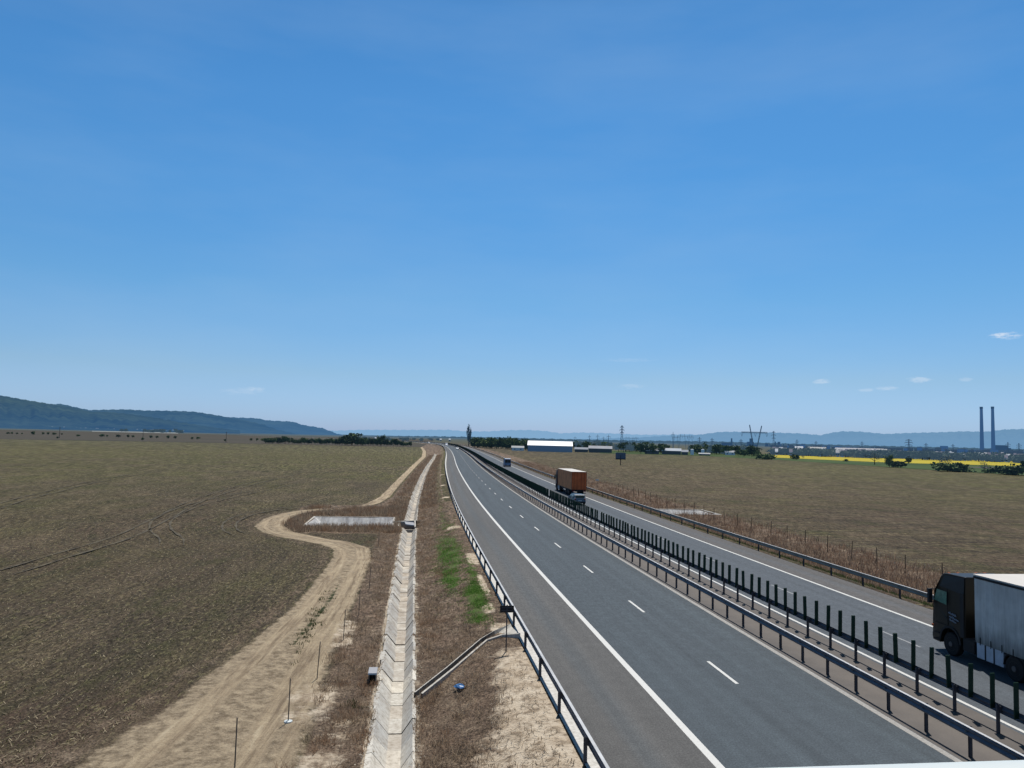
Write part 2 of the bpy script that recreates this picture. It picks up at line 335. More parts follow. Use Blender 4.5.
grn = np.maximum(grn, .45*np.exp(-((xr-3.4)/.9)**2)*(Y > 78)*(Y < 700)); grn = np.maximum(grn, .55*np.exp(-((xr-31.2)/.7)**2)*(Y > 10)*(Y < 900))
grn = np.where((xr > 5.2) & (xr < 30), 0, grn)
ty = np.zeros(XX.shape)
for P, wd in (([(-28.3, 55, 0), (-27.6, 66, 0), (-27.0, 78, 0), (-28.6, 95, 0), (-31, 120, 0), (-31.2, 165, 0), (-28, 230, 0)], .35), ([(-20.9, 73, 0), (-22.4, 77, 0), (-25.5, 84, 0), (-28, 93, 0), (-29.4, 107, 0), (-29, 120, 0), (-26.5, 140, 0), (-22, 180, 0)], .4),
              ([(-22.9, 71, 0), (-24.2, 75.5, 0), (-27.2, 84, 0), (-29.8, 93, 0), (-31.2, 107, 0), (-30.8, 121, 0), (-28.3, 142, 0)], .35), ([(-50, 98, 0), (-54, 115, 0), (-57, 135, 0), (-60, 157, 0), (-66, 240, 0)], .4), ([(-21.6, 40, 0), (-21.4, 45, 0), (-19.5, 53, 0), (-18.1, 65, 0), (-18.6, 76, 0), (-21, 88, 0)], .25), ([(-14.5, 42, 0), (-13.8, 52, 0), (-12.6, 63, 0), (-13.5, 72, 0)], .25)):
    d_, _, _ = seg_dist(XX, Y, np.array(P, float)); ty = np.maximum(ty, np.exp(-(d_/wd)**2))
ty = np.clip(.9*(1-ss(Y, 24, 38))*(XX < -4)+.8*(XX > 20)*(1-ss(xr, 46, 170))+.55*(XX < 0)*np.exp(-((XX+30)/16)**2-((Y-85)/45)**2)+.35*(XX < 0)*(1-ss(Y, 60, 260)), 0, 1)
# crop rows follow the track in the near field: use distance from track as row coordinate
row = np.where(XX < 0, dT, Y*.30+XX*.05)
ones = np.ones(XX.shape)
m1 = np.stack([track, weed, sand, ones], -1).reshape(-1, 4); m2 = np.stack([grn, ty, rut, ones], -1).reshape(-1, 4); m3 = np.stack([np.clip(row, 0, 400), mid, np.clip(sT, -8, 8)+10, ones], -1).reshape(-1, 4)
ny, nx = XX.shape; I = np.arange(ny*nx).reshape(ny, nx)
Q = np.stack([I[:-1, :-1], I[:-1, 1:], I[1:, 1:], I[1:, :-1]], -1).reshape(-1, 4)
t = NT('farmland'); w = t.coord('World'); A1 = t.attr('m1'); A2 = t.attr('m2'); A3 = t.attr('m3')
nf = t.noise(w, 9, 5, .75); nm = t.noise(w, 1.3, 5, .65); nl = t.noise(w, .035, 5, .6); ns = t.noise(t.coord('World', (.25, .04, 1)), .5, 5, .6)
rowc = t.new('ShaderNodeCombineXYZ'); t.l.new(t.math('MULTIPLY', A3[0], 1.0), rowc.inputs[0])
rown = t.noise(rowc.outputs[0], 3.2, 2, .6)
nff = t.noise(w, 34, 2, .6)
xy = t.new('ShaderNodeSeparateXYZ'); t.l.new(t.new('ShaderNodeNewGeometry').outputs['Position'], xy.inputs[0])
rad = t.new('ShaderNodeVectorMath', operation='LENGTH'); t.l.new(t.new('ShaderNodeNewGeometry').outputs['Position'], rad.inputs[0]); rad = rad.outputs['Value']
def vec(x_, y_):
    q = t.new('ShaderNodeCombineXYZ'); t.inp(q.inputs[0], x_); t.inp(q.inputs[1], y_); return q.outputs[0]
g0 = t.ramp(t.math('ADD', t.math('MULTIPLY', nl, .6), t.math('MULTIPLY', ns, .4)), .38, .60)
g0 = t.math('ADD', g0, t.ramp(rad, 40, 350, -.25, .5), True)
field = t.mix(g0, (.076, .060, .040), (.084, .080, .032))
rowsn = t.noise(vec(A3[0], t.math('MULTIPLY', t.math('ADD', xy.outputs[0], xy.outputs[1]), .04)), 1.5, 4, .75)
field = t.mix(t.math('MULTIPLY', A2[1], t.ramp(t.noise(w, .12, 5), .35, .6, .45, 1.0)), field, (.078, .053, .038))
field = t.mix(t.ramp(rowsn, .42, .58, 0, .68), field, (.038, .031, .022))
row2 = t.noise(vec(A3[0], t.math('MULTIPLY', xy.outputs[1], .25)), 5.0, 3, .7); field = t.mix(t.ramp(row2, .54, .64, 0, .55), field, (.185, .165, .085))
patch = t.noise(t.coord('World', (1, .35, 1)), .25, 6, .7); field = t.mix(t.ramp(patch, .50, .66, 0, .5), field, (.135, .105, .068)); field = t.mix(t.ramp(patch, .36, .46, .5, 0), field, (.045, .047, .018))
LY = (((13, 9), -1, 0, 40, 75), ((6, 2.2), 25, 45, 80, 130), ((3, .7), 60, 100, 180, 280), ((1.4, .2), 150, 230, 400, 600), ((.6, .05), 330, 520, 900, 1500))
gk = grain(t, LY, rad, .45, 1.6)
fs = t.new('ShaderNodeVectorMath', operation='SCALE'); t.l.new(field, fs.inputs[0]); t.l.new(gk, fs.inputs['Scale']); field = fs.outputs[0]
spk = t.math('MULTIPLY', t.ramp(nff, .60, .70), t.ramp(nm, .4, .7, .15, 1.0))
field = t.mix(t.math('MULTIPLY', spk, .8), field, (.42, .36, .24))
wk = grain(t, LY, rad, .5, 1.5)
weedc = t.mix(t.ramp(nm, .35, .65), (.090, .064, .046), (.20, .15, .105)); weedc = t.mix(t.ramp(nf, .45, .7, 0, .8), weedc, (.035, .025, .024))
weedc = t.mix(t.ramp(t.noise(w, .35, 4), .45, .65, 0, .7), weedc, (.17, .12, .085)); weedc = t.mix(t.ramp(t.noise(w, .9, 6, .75), .52, .66, 0, .8), weedc, (.25, .195, .14)); ws = t.new('ShaderNodeVectorMath', operation='SCALE'); t.l.new(weedc, ws.inputs[0]); t.l.new(wk, ws.inputs['Scale']); weedc = ws.outputs[0]
sandc = t.mix(t.ramp(nm, .3, .7), (.47, .38, .26), (.33, .26, .175)); sandc = t.mix(t.ramp(nf, .5, .72, 0, .6), sandc, (.15, .12, .085))
rutn = t.noise(vec(t.math('MULTIPLY', A3[2], 1.0), t.math('MULTIPLY', xy.outputs[1], .06)), 2.6, 5, .7)
trkc = t.mix(t.ramp(rutn, .46, .62, 0, .75), sandc, (.15, .11, .075))
trkc = t.mix(t.ramp(rutn, .30, .42, .6, 0), trkc, (.58, .49, .35))
rest = t.mix(t.ramp(t.noise(w, 2.2, 8, .8), .4, .6), (.17, .132, .09), (.42, .34, .235))
trkc = t.mix(t.ramp(t.math('ADD', A2[2], t.math('MULTIPLY', t.math('SUBTRACT', nm, .5), .6)), .2, .55), rest, trkc)
grnc = t.mix(t.ramp(nf, .3, .7), (.035, .08, .014), (.09, .17, .03))
def thr(maskv, amp=.75, lo=.42, hi=.62, nn=None):
    q = t.math('ADD', maskv, t.math('MULTIPLY', t.math('SUBTRACT', nn or nm, .5), amp)); return t.ramp(q, lo, hi)
c = t.mix(thr(A1[1], .9, .3, .6), field, weedc)
c = t.mix(thr(A1[0], 1.7, .35, .6, t.noise(w, 1.3, 8, .8)), c, trkc)
c = t.mix(thr(A3[1], 1.2, .65, .8, t.noise(w, 1.6, 5, .7)), c, (.045, .052, .024))
sand2 = t.mix(t.ramp(nm, .35, .6), (.64, .55, .43), (.46, .37, .27)); sand2 = t.mix(t.ramp(t.noise(w, 2.6, 8, .8), .5, .62, 0, .75), sand2, (.17, .13, .095))
c = t.mix(thr(A1[2], 1.5, .40, .62, t.noise(w, .9, 8, .75)), c, sand2)
c = t.mix(t.math('MULTIPLY', thr(A2[0], 1.9, .42, .70, t.noise(w, 1.1, 8, .75)), .9), c, grnc)
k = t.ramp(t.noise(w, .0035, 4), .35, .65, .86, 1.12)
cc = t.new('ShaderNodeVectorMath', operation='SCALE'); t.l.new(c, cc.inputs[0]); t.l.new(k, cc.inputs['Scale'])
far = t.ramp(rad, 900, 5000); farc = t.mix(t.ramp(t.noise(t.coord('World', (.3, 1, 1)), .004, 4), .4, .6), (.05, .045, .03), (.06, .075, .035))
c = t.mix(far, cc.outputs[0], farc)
hz = t.ramp(rad, 400, 6000, 0.0, .66)  # painted haze on the ground, growing with distance from the origin
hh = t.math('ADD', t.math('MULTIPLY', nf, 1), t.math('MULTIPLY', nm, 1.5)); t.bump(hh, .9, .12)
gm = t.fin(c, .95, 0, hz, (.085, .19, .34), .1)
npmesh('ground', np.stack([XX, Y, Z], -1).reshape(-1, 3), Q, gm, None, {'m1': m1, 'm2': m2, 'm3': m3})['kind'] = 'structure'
t = NT('wheel_mark_soil'); w = t.coord('World'); tm = t.fin(t.mix(t.ramp(t.noise(w, 1.5, 5, .8), .4, .6), (.036, .029, .021), (.105, .088, .055)), .95)
for P, offs in (([(-28.3, 52), (-27.6, 66), (-27.0, 78), (-28.6, 95), (-31, 120), (-31.2, 165), (-27, 240)], (-.9, .9)), ([(-20.9, 72), (-22.4, 77), (-25.5, 84), (-28, 93), (-29.4, 107), (-29, 120), (-26.5, 140), (-21, 185)], (-1.0, 1.0)),
                ([(-50, 98), (-54, 115), (-57, 135), (-60, 157), (-66, 240)], (-.9, .9)), ([(-16.5, 80), (-18.6, 84), (-20.2, 92), (-19.8, 101), (-17, 108), (-12, 113)], (-.7, .7))):
    P = np.array(P, float); tt = np.linspace(0, 1, 80)*(len(P)-1); i0 = np.clip(tt.astype(int), 0, len(P)-2); f = (tt-i0)[:, None]
    p0, p1, p2, p3 = P[np.maximum(i0-1, 0)], P[i0], P[i0+1], P[np.minimum(i0+2, len(P)-1)]
    C = .5*(2*p1+(p2-p0)*f+(2*p0-5*p1+4*p2-p3)*f**2+(3*p1-p0-3*p2+p3)*f**3); d_ = np.gradient(C, axis=0); d_ /= np.linalg.norm(d_, axis=1)[:, None]; nrm = np.stack([-d_[:, 1], d_[:, 0]], -1)
    for o_ in offs:
        wv = (.11+.05*np.sin(np.arange(80)*.9))[:, None]*np.clip(np.minimum(np.arange(80), 79-np.arange(80))/12, 0, 1)[:, None]+.001
        a_, b_ = C+nrm*(o_-wv), C+nrm*(o_+wv); V = np.stack([np.c_[a_, np.full(80, -.93)], np.c_[b_, np.full(80, -.93)]], 1).reshape(-1, 3)
        npmesh('wheel_mark', V, np.array([(2*i, 2*i+1, 2*i+3, 2*i+2) for i in range(79)]), tm)['kind'] = 'structure'
# far plots laid on the plain
def plot(name, mat, pts, z=-.9, res=1):
    o = MB().add([(x, y, z) for x, y in pts], [tuple(range(len(pts)))]).build(name, mat); o['kind'] = 'structure'; return o
def plotmat(name, a, b, sc, haze, hc=HAZE):
    t = NT(name); n = t.noise(t.coord('World', (.3, 1, 1)), sc, 5, .7); return t.fin(t.mix(t.ramp(n, .35, .65), a, b), .95, 0, haze, hc, .1)
Lp = [G(px, py) for px, py in ((-400, 431.5), (0, 439.3), (128, 441.3), (256, 443.8), (350, 446), (421, 447.2))]
fp = [A(px, 2300) for px in (436, 300, 150, 0, -400)]
plot('ploughed_plain', plotmat('ploughed_brown', (.070, .054, .038), (.045, .042, .026), .02, .03), Lp+fp)
plot('pale_far_strip', plotmat('pale_stubble', (.30, .26, .17), (.22, .2, .14), .01, .3), [G(92, 431.6), G(178, 433.6), G(178, 432.7), G(92, 430.9)], -.8)
Rp = [G(px, py) for px, py in ((770, 459.5), (844, 464.2), (930, 470), (1024, 475.5), (1500, 502))]
plot('green_margin', plotmat('green_verge', (.030, .055, .014), (.06, .085, .024), .03, .02), [G(600, 453.3), G(700, 455.8)]+Rp+[G(1500, 480), G(1024, 466.8), G(900, 461.5), G(780, 455.2), G(700, 452.5), G(600, 450.4)])
plot('rapeseed_field', plotmat('rapeseed_yellow', (.43, .34, .02), (.30, .26, .03), .05, .03), [G(px, py) for px, py in ((774, 457.7), (844, 460.9), (900, 463.2), (960, 464.7), (1024, 466.6), (1500, 481), (1500, 472), (1024, 461.6), (960, 460.0), (900, 458.9), (844, 457.6), (800, 456.0), (774, 455.0))], -.8)
plot('brown_plain_strip', plotmat('dry_strip', (.10, .075, .06), (.07, .06, .04), .02, .1), [G(938, 467.0), G(1024, 467.4), G(1500, 484), G(1500, 492), G(1024, 470.2), G(970, 467.6)], -.86)

# ------------------------------------------------------------------ hills
def hills(name, prof, rr, rw, mat, amp, seed, ext=0):
    pr = sorted(prof); pxs = [p[0] for p in pr]; pys = [p[1] for p in pr]
    cols = np.arange(pxs[0], pxs[-1]+.1, 1.5); rows = np.concatenate([np.linspace(0, 1, 26), np.linspace(1.1, 2, 6)])
    g = np.random.default_rng(seed); ph = g.uniform(0, 6.28, (9, 3)); V = []
    for px in cols:
        py = np.interp(px, pxs, pys)+.25*sin(px*.7+ph[0, 0])+.2*sin(px*1.9+ph[1, 0]); zt = HT(px, py, rr)
        for s_ in rows:
            d = rr-rw*(1-s_) if s_ <= 1 else rr+rw*(s_-1)
            x, y = A(px, d)
            h = (s_**.8 if s_ <= 1 else 1-(s_-1)**2*1.0)
            nz = sum(sin(px*(.06*k+.05)*1.7+ph[k, 0]+s_*3*sin(ph[k, 1]))*cos(s_*(2+k)+ph[k, 2]) for k in range(1, 7))/4
            env = s_*(1-s_)*4 if s_ <= 1 else 0
            V.append((x, y, -3+(zt+3)*max(0, h)*(1+0*env)+nz*amp*env*zt))
    n = len(rows); nc = len(cols)
    Q = np.array([(i*n+j, (i+1)*n+j, (i+1)*n+j+1, i*n+j+1) for i in range(nc-1) for j in range(n-1)])
    o = npmesh(name, np.array(V), Q, mat); o['kind'] = 'structure'
    o.data.polygons.foreach_set('use_smooth', [True]*len(o.data.polygons)); return o
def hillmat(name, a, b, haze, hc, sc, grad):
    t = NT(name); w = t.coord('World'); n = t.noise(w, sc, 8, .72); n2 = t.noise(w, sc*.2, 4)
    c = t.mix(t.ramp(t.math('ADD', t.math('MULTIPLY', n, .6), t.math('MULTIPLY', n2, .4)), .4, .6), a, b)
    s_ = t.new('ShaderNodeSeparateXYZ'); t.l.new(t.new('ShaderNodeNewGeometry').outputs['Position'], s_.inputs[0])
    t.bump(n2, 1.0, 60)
    return t.fin(c, 1, 0, t.ramp(s_.outputs['Z'], 0, grad, haze[0], haze[1]), hc, 0)  # painted haze on the slopes, varied with height
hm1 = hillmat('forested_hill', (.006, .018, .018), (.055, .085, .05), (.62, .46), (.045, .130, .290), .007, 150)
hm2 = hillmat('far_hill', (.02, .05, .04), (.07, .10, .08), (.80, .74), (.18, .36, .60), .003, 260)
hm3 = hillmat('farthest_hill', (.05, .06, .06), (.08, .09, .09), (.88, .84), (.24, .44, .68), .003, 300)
leftp = [(-420, 372), (-300, 376), (-200, 383), (-120, 388), (-60, 391), (0, 395.5), (25, 400), (50, 404), (75, 408.2), (88, 411.5), (106, 412), (125, 413.5), (150, 417), (180, 421.5), (210, 426), (240, 430)]
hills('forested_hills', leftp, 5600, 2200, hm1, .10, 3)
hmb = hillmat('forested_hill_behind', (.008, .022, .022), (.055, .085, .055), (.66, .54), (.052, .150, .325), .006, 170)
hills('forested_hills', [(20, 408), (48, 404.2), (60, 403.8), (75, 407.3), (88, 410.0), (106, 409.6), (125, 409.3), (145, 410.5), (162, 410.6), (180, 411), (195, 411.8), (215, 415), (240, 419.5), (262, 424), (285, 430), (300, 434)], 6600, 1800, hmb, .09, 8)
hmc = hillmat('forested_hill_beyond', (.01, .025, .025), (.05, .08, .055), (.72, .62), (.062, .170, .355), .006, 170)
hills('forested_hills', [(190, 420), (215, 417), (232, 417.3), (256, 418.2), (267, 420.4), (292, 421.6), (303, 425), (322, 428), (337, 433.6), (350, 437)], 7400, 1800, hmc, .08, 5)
cenp = [(250, 431), (337, 430.6), (361, 429.8), (400, 429.9), (448, 429.8), (467, 431.5), (490, 431.3), (507, 430.2), (529, 430), (545, 431), (560, 433.3), (580, 432.5), (602, 433), (640, 434.7), (665, 434.7), (687, 434), (700, 435.), (712, 436)]
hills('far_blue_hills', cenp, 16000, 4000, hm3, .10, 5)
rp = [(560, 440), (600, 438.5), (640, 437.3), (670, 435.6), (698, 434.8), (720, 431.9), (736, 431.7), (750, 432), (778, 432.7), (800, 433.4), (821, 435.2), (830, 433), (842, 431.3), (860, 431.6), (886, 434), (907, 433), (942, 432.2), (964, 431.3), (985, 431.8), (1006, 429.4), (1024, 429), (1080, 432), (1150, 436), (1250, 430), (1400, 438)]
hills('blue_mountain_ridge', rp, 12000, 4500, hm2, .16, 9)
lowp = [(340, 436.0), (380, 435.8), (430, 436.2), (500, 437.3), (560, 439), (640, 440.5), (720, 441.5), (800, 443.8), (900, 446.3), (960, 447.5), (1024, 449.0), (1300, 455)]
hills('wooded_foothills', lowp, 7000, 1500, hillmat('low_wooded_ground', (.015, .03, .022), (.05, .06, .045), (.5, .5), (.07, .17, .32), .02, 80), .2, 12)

# ------------------------------------------------------------------ guardrails
WP = [(0, .44), (.05, .47), (.055, .53), (.0, .57), (0, .62), (.055, .66), (.05, .72), (0, .755)]
def rail(name, label, xr_, face, y0, y1, step, first, mat=None, slats=False, dz=.17, edge=.10):
    root = empty(name, (float(D(y0))+xr_, y0, 0)); tag(root, label, 'guardrail', 'steel guardrails along the motorway')
    ox, oy = root.location.x, y0; mat = mat or M['galv']
    ys = ysteps(y0, y1, 2.0); V = []
    prof = [(a*face, b+dz+(.02 if b < .6 else 0)) for a, b in WP]+[(a*face-.006*face, b+dz+(.02 if b < .6 else 0)) for a, b in WP[::-1]]; n = len(prof)
    for y in ys:
        for a, b in prof: V.append((xr_+D(y)+a-ox+face*.1, y-oy, b))
    Q = np.array([(i*n+j, i*n+(j+1) % n, (i+1)*n+(j+1) % n, (i+1)*n+j) for i in range(len(ys)-1) for j in range(n)])
    b = npmesh('rail_beam', np.array(V), Q, mat, root)
    V2 = []                                         # added pale strip paints sunlight along the beam top
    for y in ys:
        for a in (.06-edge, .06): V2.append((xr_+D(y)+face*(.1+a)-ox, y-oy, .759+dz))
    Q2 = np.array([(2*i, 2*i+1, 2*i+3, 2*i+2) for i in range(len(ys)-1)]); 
    if edge: npmesh('painted_sunlit_top', np.array(V2), Q2, M['edge'], b)
    pm = MB()
    pm.box(-.05, .05, -.03, -.022, -.2, .74+dz); pm.box(-.05, .05, .022, .03, -.2, .74+dz); pm.box(-.05*face-.004, -.05*face+.004, -.03, .03, -.2, .74+dz)
    pm.box(min(.03*face, .11*face), max(.03*face, .11*face), -.04, .04, .5+dz, .70+dz)
    p0 = pm.build('post', M['galv_post'], root); ps = [first+i*step for i in range(int((y1-first)/step))]
    p0.location = (xr_+float(D(ps[0]))-ox, ps[0]-oy, 0)
    for y in ps[1:100]:
        c_ = p0.copy(); COL.objects.link(c_); c_.parent = root; c_.location = (xr_+float(D(y))-ox, y-oy, 0)
    rest = MB()
    for y in ps[100:]:
        if y < 900: rest.box(xr_+float(D(y))-ox-.05, xr_+float(D(y))-ox+.05, y-oy-.03, y-oy+.03, -.2, .74+dz)
    if rest.v: rest.build('post', M['galv_post'], root)['kind'] = 'stuff'
    bt = MB()
    for y in ps[:60]:
        x = xr_+float(D(y))-ox+face*.158; bt.tube((x-.012*face, y-oy, .60+dz), (x+.012*face, y-oy, .60+dz), .022, n=6)
    bt.build('bolt', M['galv_light'], root)['kind'] = 'stuff'
    if slats:
        sm = MB(); w_ = .085; sm.prismx([(-.018, .72), (-.018, 1.8), (-.01, 1.85), (.01, 1.87), (.018, 1.85), (.018, .72)], -w_, w_)
        s0 = sm.build('anti_glare_slat', M['green_slat'], root); ys_ = [first-2+i*step/2 for i in range(int((900-first)/step*2))]
        s0.location = (xr_+float(D(ys_[0]))-ox+.03, ys_[0]-oy+.22, 0)
        for y in ys_[1:100]:
            if random.random() < .02: continue
            c_ = s0.copy(); COL.objects.link(c_); c_.parent = root; c_.location = (xr_+float(D(y))-ox+.03, y-oy+.22, 0); c_.rotation_euler = (random.gauss(0, .012), random.gauss(0, .014), random.gauss(0, .07))
        rest = MB()
        for y in ys_[100:]: x = xr_+float(D(y))-ox+.03; rest.box(x-w_, x+w_, y-oy-.015, y-oy+.015, .72, 1.87)
        rest.build('anti_glare_slat', M['green_slat'], root)['kind'] = 'stuff'
    return root
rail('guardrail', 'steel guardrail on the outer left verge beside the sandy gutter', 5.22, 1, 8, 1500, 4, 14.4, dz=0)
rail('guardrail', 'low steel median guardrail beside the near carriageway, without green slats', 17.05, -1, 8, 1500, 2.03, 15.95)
rail('guardrail', 'median guardrail topped with upright green anti-glare slats', 19.42, 1, 8, 1500, 2.06, 15.55, slats=True, edge=0, mat=M['galv_mid'])
rail('guardrail', 'pale steel guardrail on the far right verge before the dry grass', 30.35, -1, 12, 1400, 4, 29.2, mat=M['galv_light'], dz=.05)

# ------------------------------------------------------------------ drainage ditch of precast slabs
def slab_attr_mat():
    t = NT('ditch_concrete'); a = t.attr('tone'); w = t.coord('World'); n = t.noise(w, 6, 6, .75); n2 = t.noise(w, 1.3, 6, .75)
    s_ = t.new('ShaderNodeSeparateXYZ'); t.l.new(t.new('ShaderNodeNewGeometry').outputs['Position'], s_.inputs[0])
    c = t.mix(a[0], (.42, .42, .40), (.62, .59, .52)); c = t.mix(t.math('MULTIPLY', a[1], .7), c, (.44, .36, .27)); c = t.mix(t.ramp(n, .48, .68, 0, .7), c, (.17, .14, .105))
    c = t.mix(a[2], c, (.03, .025, .02)); dirt = t.math('MULTIPLY', t.ramp(n2, .40, .58), t.ramp(s_.outputs['Y'], 24, 50, .35, 1)); c = t.mix(t.math('MULTIPLY', dirt, .62), c, (.20, .155, .115))
    return t.fin(c, .9)
dmat = slab_attr_mat()
def ditch(y, y1, label):
    V = []; Q = []; T = []
    while y < y1-1.4:
        L = 1.5-.045; tone = random.random(); w_ = random.uniform(-.03, .03); jz = random.uniform(-.025, .02)
        prof = [(-.88+random.uniform(-.05, .05), -.99), (-.72, -.955), (-.25, -1.5), (.22, -1.5), (.60, -.955), (.73+random.uniform(-.05, .05), -.99)]
        def P4(p, q, ya, yb, t_, dz=0):
            k = len(V); V.extend([(-.30+p[0]+w_+float(D(ya)), ya, p[1]+jz+dz), (-.30+q[0]+w_+float(D(ya)), ya, q[1]+jz+dz), (-.30+q[0]+w_+float(D(yb)), yb, q[1]+jz+dz), (-.30+p[0]+w_+float(D(yb)), yb, p[1]+jz+dz)]); T.extend([t_]*4); Q.append((k, k+1, k+2, k+3))
        for j in range(5):
            P4(prof[j], prof[j+1], y, y+L, (tone, (0, 0, 1, 0, 0)[j]*.7*random.random(), 0, 1))
            P4(prof[j], prof[j+1], y+L, y+1.5, (0, 0, 1, 1), -.05)
        y += 1.5
    # bed under the slabs makes each section one piece
    k = len(V); ys = [ya for ya in np.arange(float(V[0][1]), y, 3.0)]+[y]
    for ya in ys: V.extend([(-.9+float(D(ya)), ya, -1.75), (.2+float(D(ya)), ya, -1.75)]); T.extend([(0, 0, 1, 1)]*2)
    for i in range(len(ys)-1): Q.append((k+2*i, k+2*i+1, k+2*i+3, k+2*i+2))
    o = npmesh('drainage_ditch', np.array(V), np.array(Q), dmat, None, {'tone': T}); tag(o, label, 'ditch'); return o
ditch(14.0, 88.0, 'near stretch of open drainage ditch lined with pale concrete slabs, left of the road')
ditch(95.2, 460, 'far stretch of slab-lined drainage ditch beyond the culvert box')
# junction box where the basin meets the ditch
jb = empty('culvert_box', (-.4, 91.6, -1)); tag(jb, 'broken concrete culvert box interrupting the drainage ditch beside the basin', 'culvert')
m = MB(); m.box(-1.0, -.85, -3.2, 3.2, -1.0, .12); m.box(.85, 1.0, -3.2, 3.2, -1.0, .05); m.box(-.85, .85, 3.05, 3.2, -1.0, .02); m.box(-.85, .85, -3.2, -3.0, -1.0, -.3); m.build('side_wall', M['concrete'], jb)
m = MB(); m.box(-.2, .9, -.5, 1.5, -.06, .03); o = m.build('cover_slab', M['roof_grey'], jb); o.rotation_euler = (.05, .12, .1)
m = MB(); m.box(-1.7, -.3, .6, .95, .05, .2); m.build('wing_wall', M['concrete'], jb)
# basins
def basin(x0, x1, y0, y1, d, z, label):
    g = empty('concrete_basin', ((x0+x1)/2, (y0+y1)/2, z)); tag(g, label, 'basin', 'concrete settling basins'); hx, hy = (x1-x0)/2, (y1-y0)/2; s_ = d*1.3
    t_ = .2
    v = [(-hx, -hy, 0), (hx, -hy, 0), (hx, hy, 0), (-hx, hy, 0), (-hx+s_, -hy+s_, -d), (hx-s_, -hy+s_, -d), (hx-s_, hy-s_, -d), (-hx+s_, hy-s_, -d)]
    MB().add(v, [(0, 1, 5, 4), (1, 2, 6, 5), (2, 3, 7, 6), (3, 0, 4, 7), (4, 5, 6, 7)]).build('lining', BAS, g)
    m = MB(); m.box(-hx-t_, hx+t_, hy, hy+t_, -.3, .03); m.box(-hx-t_, hx+t_, -hy-t_, -hy, -.3, .03); m.box(-hx-t_, -hx, -hy, hy, -.3, .03); m.box(hx, hx+t_, -hy, hy, -.3, .03); m.build('rim', M['concrete'], g); return g
t = NT('basin_lining'); w = t.coord('World', (1, .15, .15)); n = t.noise(w, 2.2, 5, .7); n2 = t.noise(t.coord('World'), 4, 4)
BAS = t.fin(t.mix(t.ramp(n2, .45, .75, 0, .5), t.mix(t.ramp(n, .38, .62), (.50, .50, .49), (.24, .24, .25)), (.2, .16, .12)), .9)
basin(-11.7, -2.1, 88.9, 98.3, 1.5, -.98, 'concrete-lined basin in dry brown weeds, left of the drainage ditch')
basin(36.6, 44.2, 107, 114.6, 1.0, -.98, 'pale concrete basin in the dry grass beyond the right guardrail')
# chute
P = [(5.15, 37.3, .0), (4.3, 37.2, -.17), (3.6, 36.7, -.33), (1.9, 33.9, -.80), (.52, 31.3, -1.0)]
m = MB(); m2 = MB()
for i, p in enumerate(P):
    d_ = Vector(P[min(i+1, 4)])-Vector(P[max(i-1, 0)]); d_.z = 0; d_.normalize(); s_ = Vector((-d_.y, d_.x, 0)); wd = (.9, .36, .13, .12, .12)[i]
    cr = [Vector(p)+s_*(-wd-.07)+Vector((0, 0, .08)), Vector(p)+s_*(-wd)+Vector((0, 0, .10)), Vector(p)+s_*(-wd*.8)+Vector((0, 0, -.1 if i else 0)), Vector(p)+s_*(wd*.8)+Vector((0, 0, -.1 if i else 0)), Vector(p)+s_*wd+Vector((0, 0, .10)), Vector(p)+s_*(wd+.07)+Vector((0, 0, .08)), Vector(p)+s_*(wd+.08)+Vector((0, 0, -.2)), Vector(p)+s_*(-wd-.08)+Vector((0, 0, -.2))]
    k = len(m.v); m.v += [tuple(c_) for c_ in cr]
    m2.v += [tuple(c_) for c_ in cr]
    if i: m.f += [(k-8+j, k-8+(j+1) % 8, k+(j+1) % 8, k+j) for j in range(8) if j != 2 and j != 1 or i < 2]; m2.f += [(k-8+j, k-8+(j+1) % 8, k+(j+1) % 8, k+j) for j in (1, 2) if i >= 2]
o = m.build('drainage_chute', M['concrete']); o.location.z = .10; m2.build('channel_bed', M['concrete_dark'], o); tag(o, 'narrow concrete chute running from the road gutter down to the ditch', 'drain')  # channel shadow painted in by the darker bed
# inlet box beside ditch
ib = empty('inlet_box', (-1.36, 33.4, -1), 0, (.62, .8, .9)); tag(ib, 'small concrete inlet box with white lid on the left edge of the ditch', 'inlet box')
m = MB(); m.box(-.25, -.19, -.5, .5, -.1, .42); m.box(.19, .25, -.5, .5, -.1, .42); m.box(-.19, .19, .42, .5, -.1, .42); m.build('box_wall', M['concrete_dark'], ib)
MB().box(-.29, .29, -.45, .62, .421, .50).build('lid', M['roof_grey'], ib, .01)
# signpost seen from behind
sg = empty('road_sign', (4.35, 34.3, -.25)); tag(sg, 'small dark sign seen from behind on a thin pole by the left guardrail', 'road sign')
MB().tube((0, 0, -.1), (0, 0, 2.2), .028, n=8).build('pole', M['galv_post'], sg)
m = MB(); m.box(-.31, .31, -.012, .012, 1.86, 2.16); m.build('sign_panel', M['chassis'], sg, .004)
m = MB(); m.box(-.25, .25, -.035, -.012, 1.94, 1.97); m.box(-.25, .25, -.035, -.012, 2.06, 2.09); m.build('bracket', M['galv_post'], sg)
# blue bag
m = MB(); N = 9
for i in range(N):
    for j in range(N):
        a, b = i/(N-1)*2*pi, j/(N-1)*pi; r = .17+.09*random.random()
        m.v.append((cos(a)*sin(b)*r*1.4, sin(a)*sin(b)*r*1.7, .05+cos(b)*r*.6))
m.f = [(i*N+j, (i+1)*N+j, (i+1)*N+j+1, i*N+j+1) for i in range(N-1) for j in range(N-1)]
o = m.build('plastic_bag', M['blue_bag']); o.scale = (.7, .7, .6); o.location = (2.15, 31.3, -.62); tag(o, 'crumpled blue plastic bag lying on the grassy slope', 'litter')
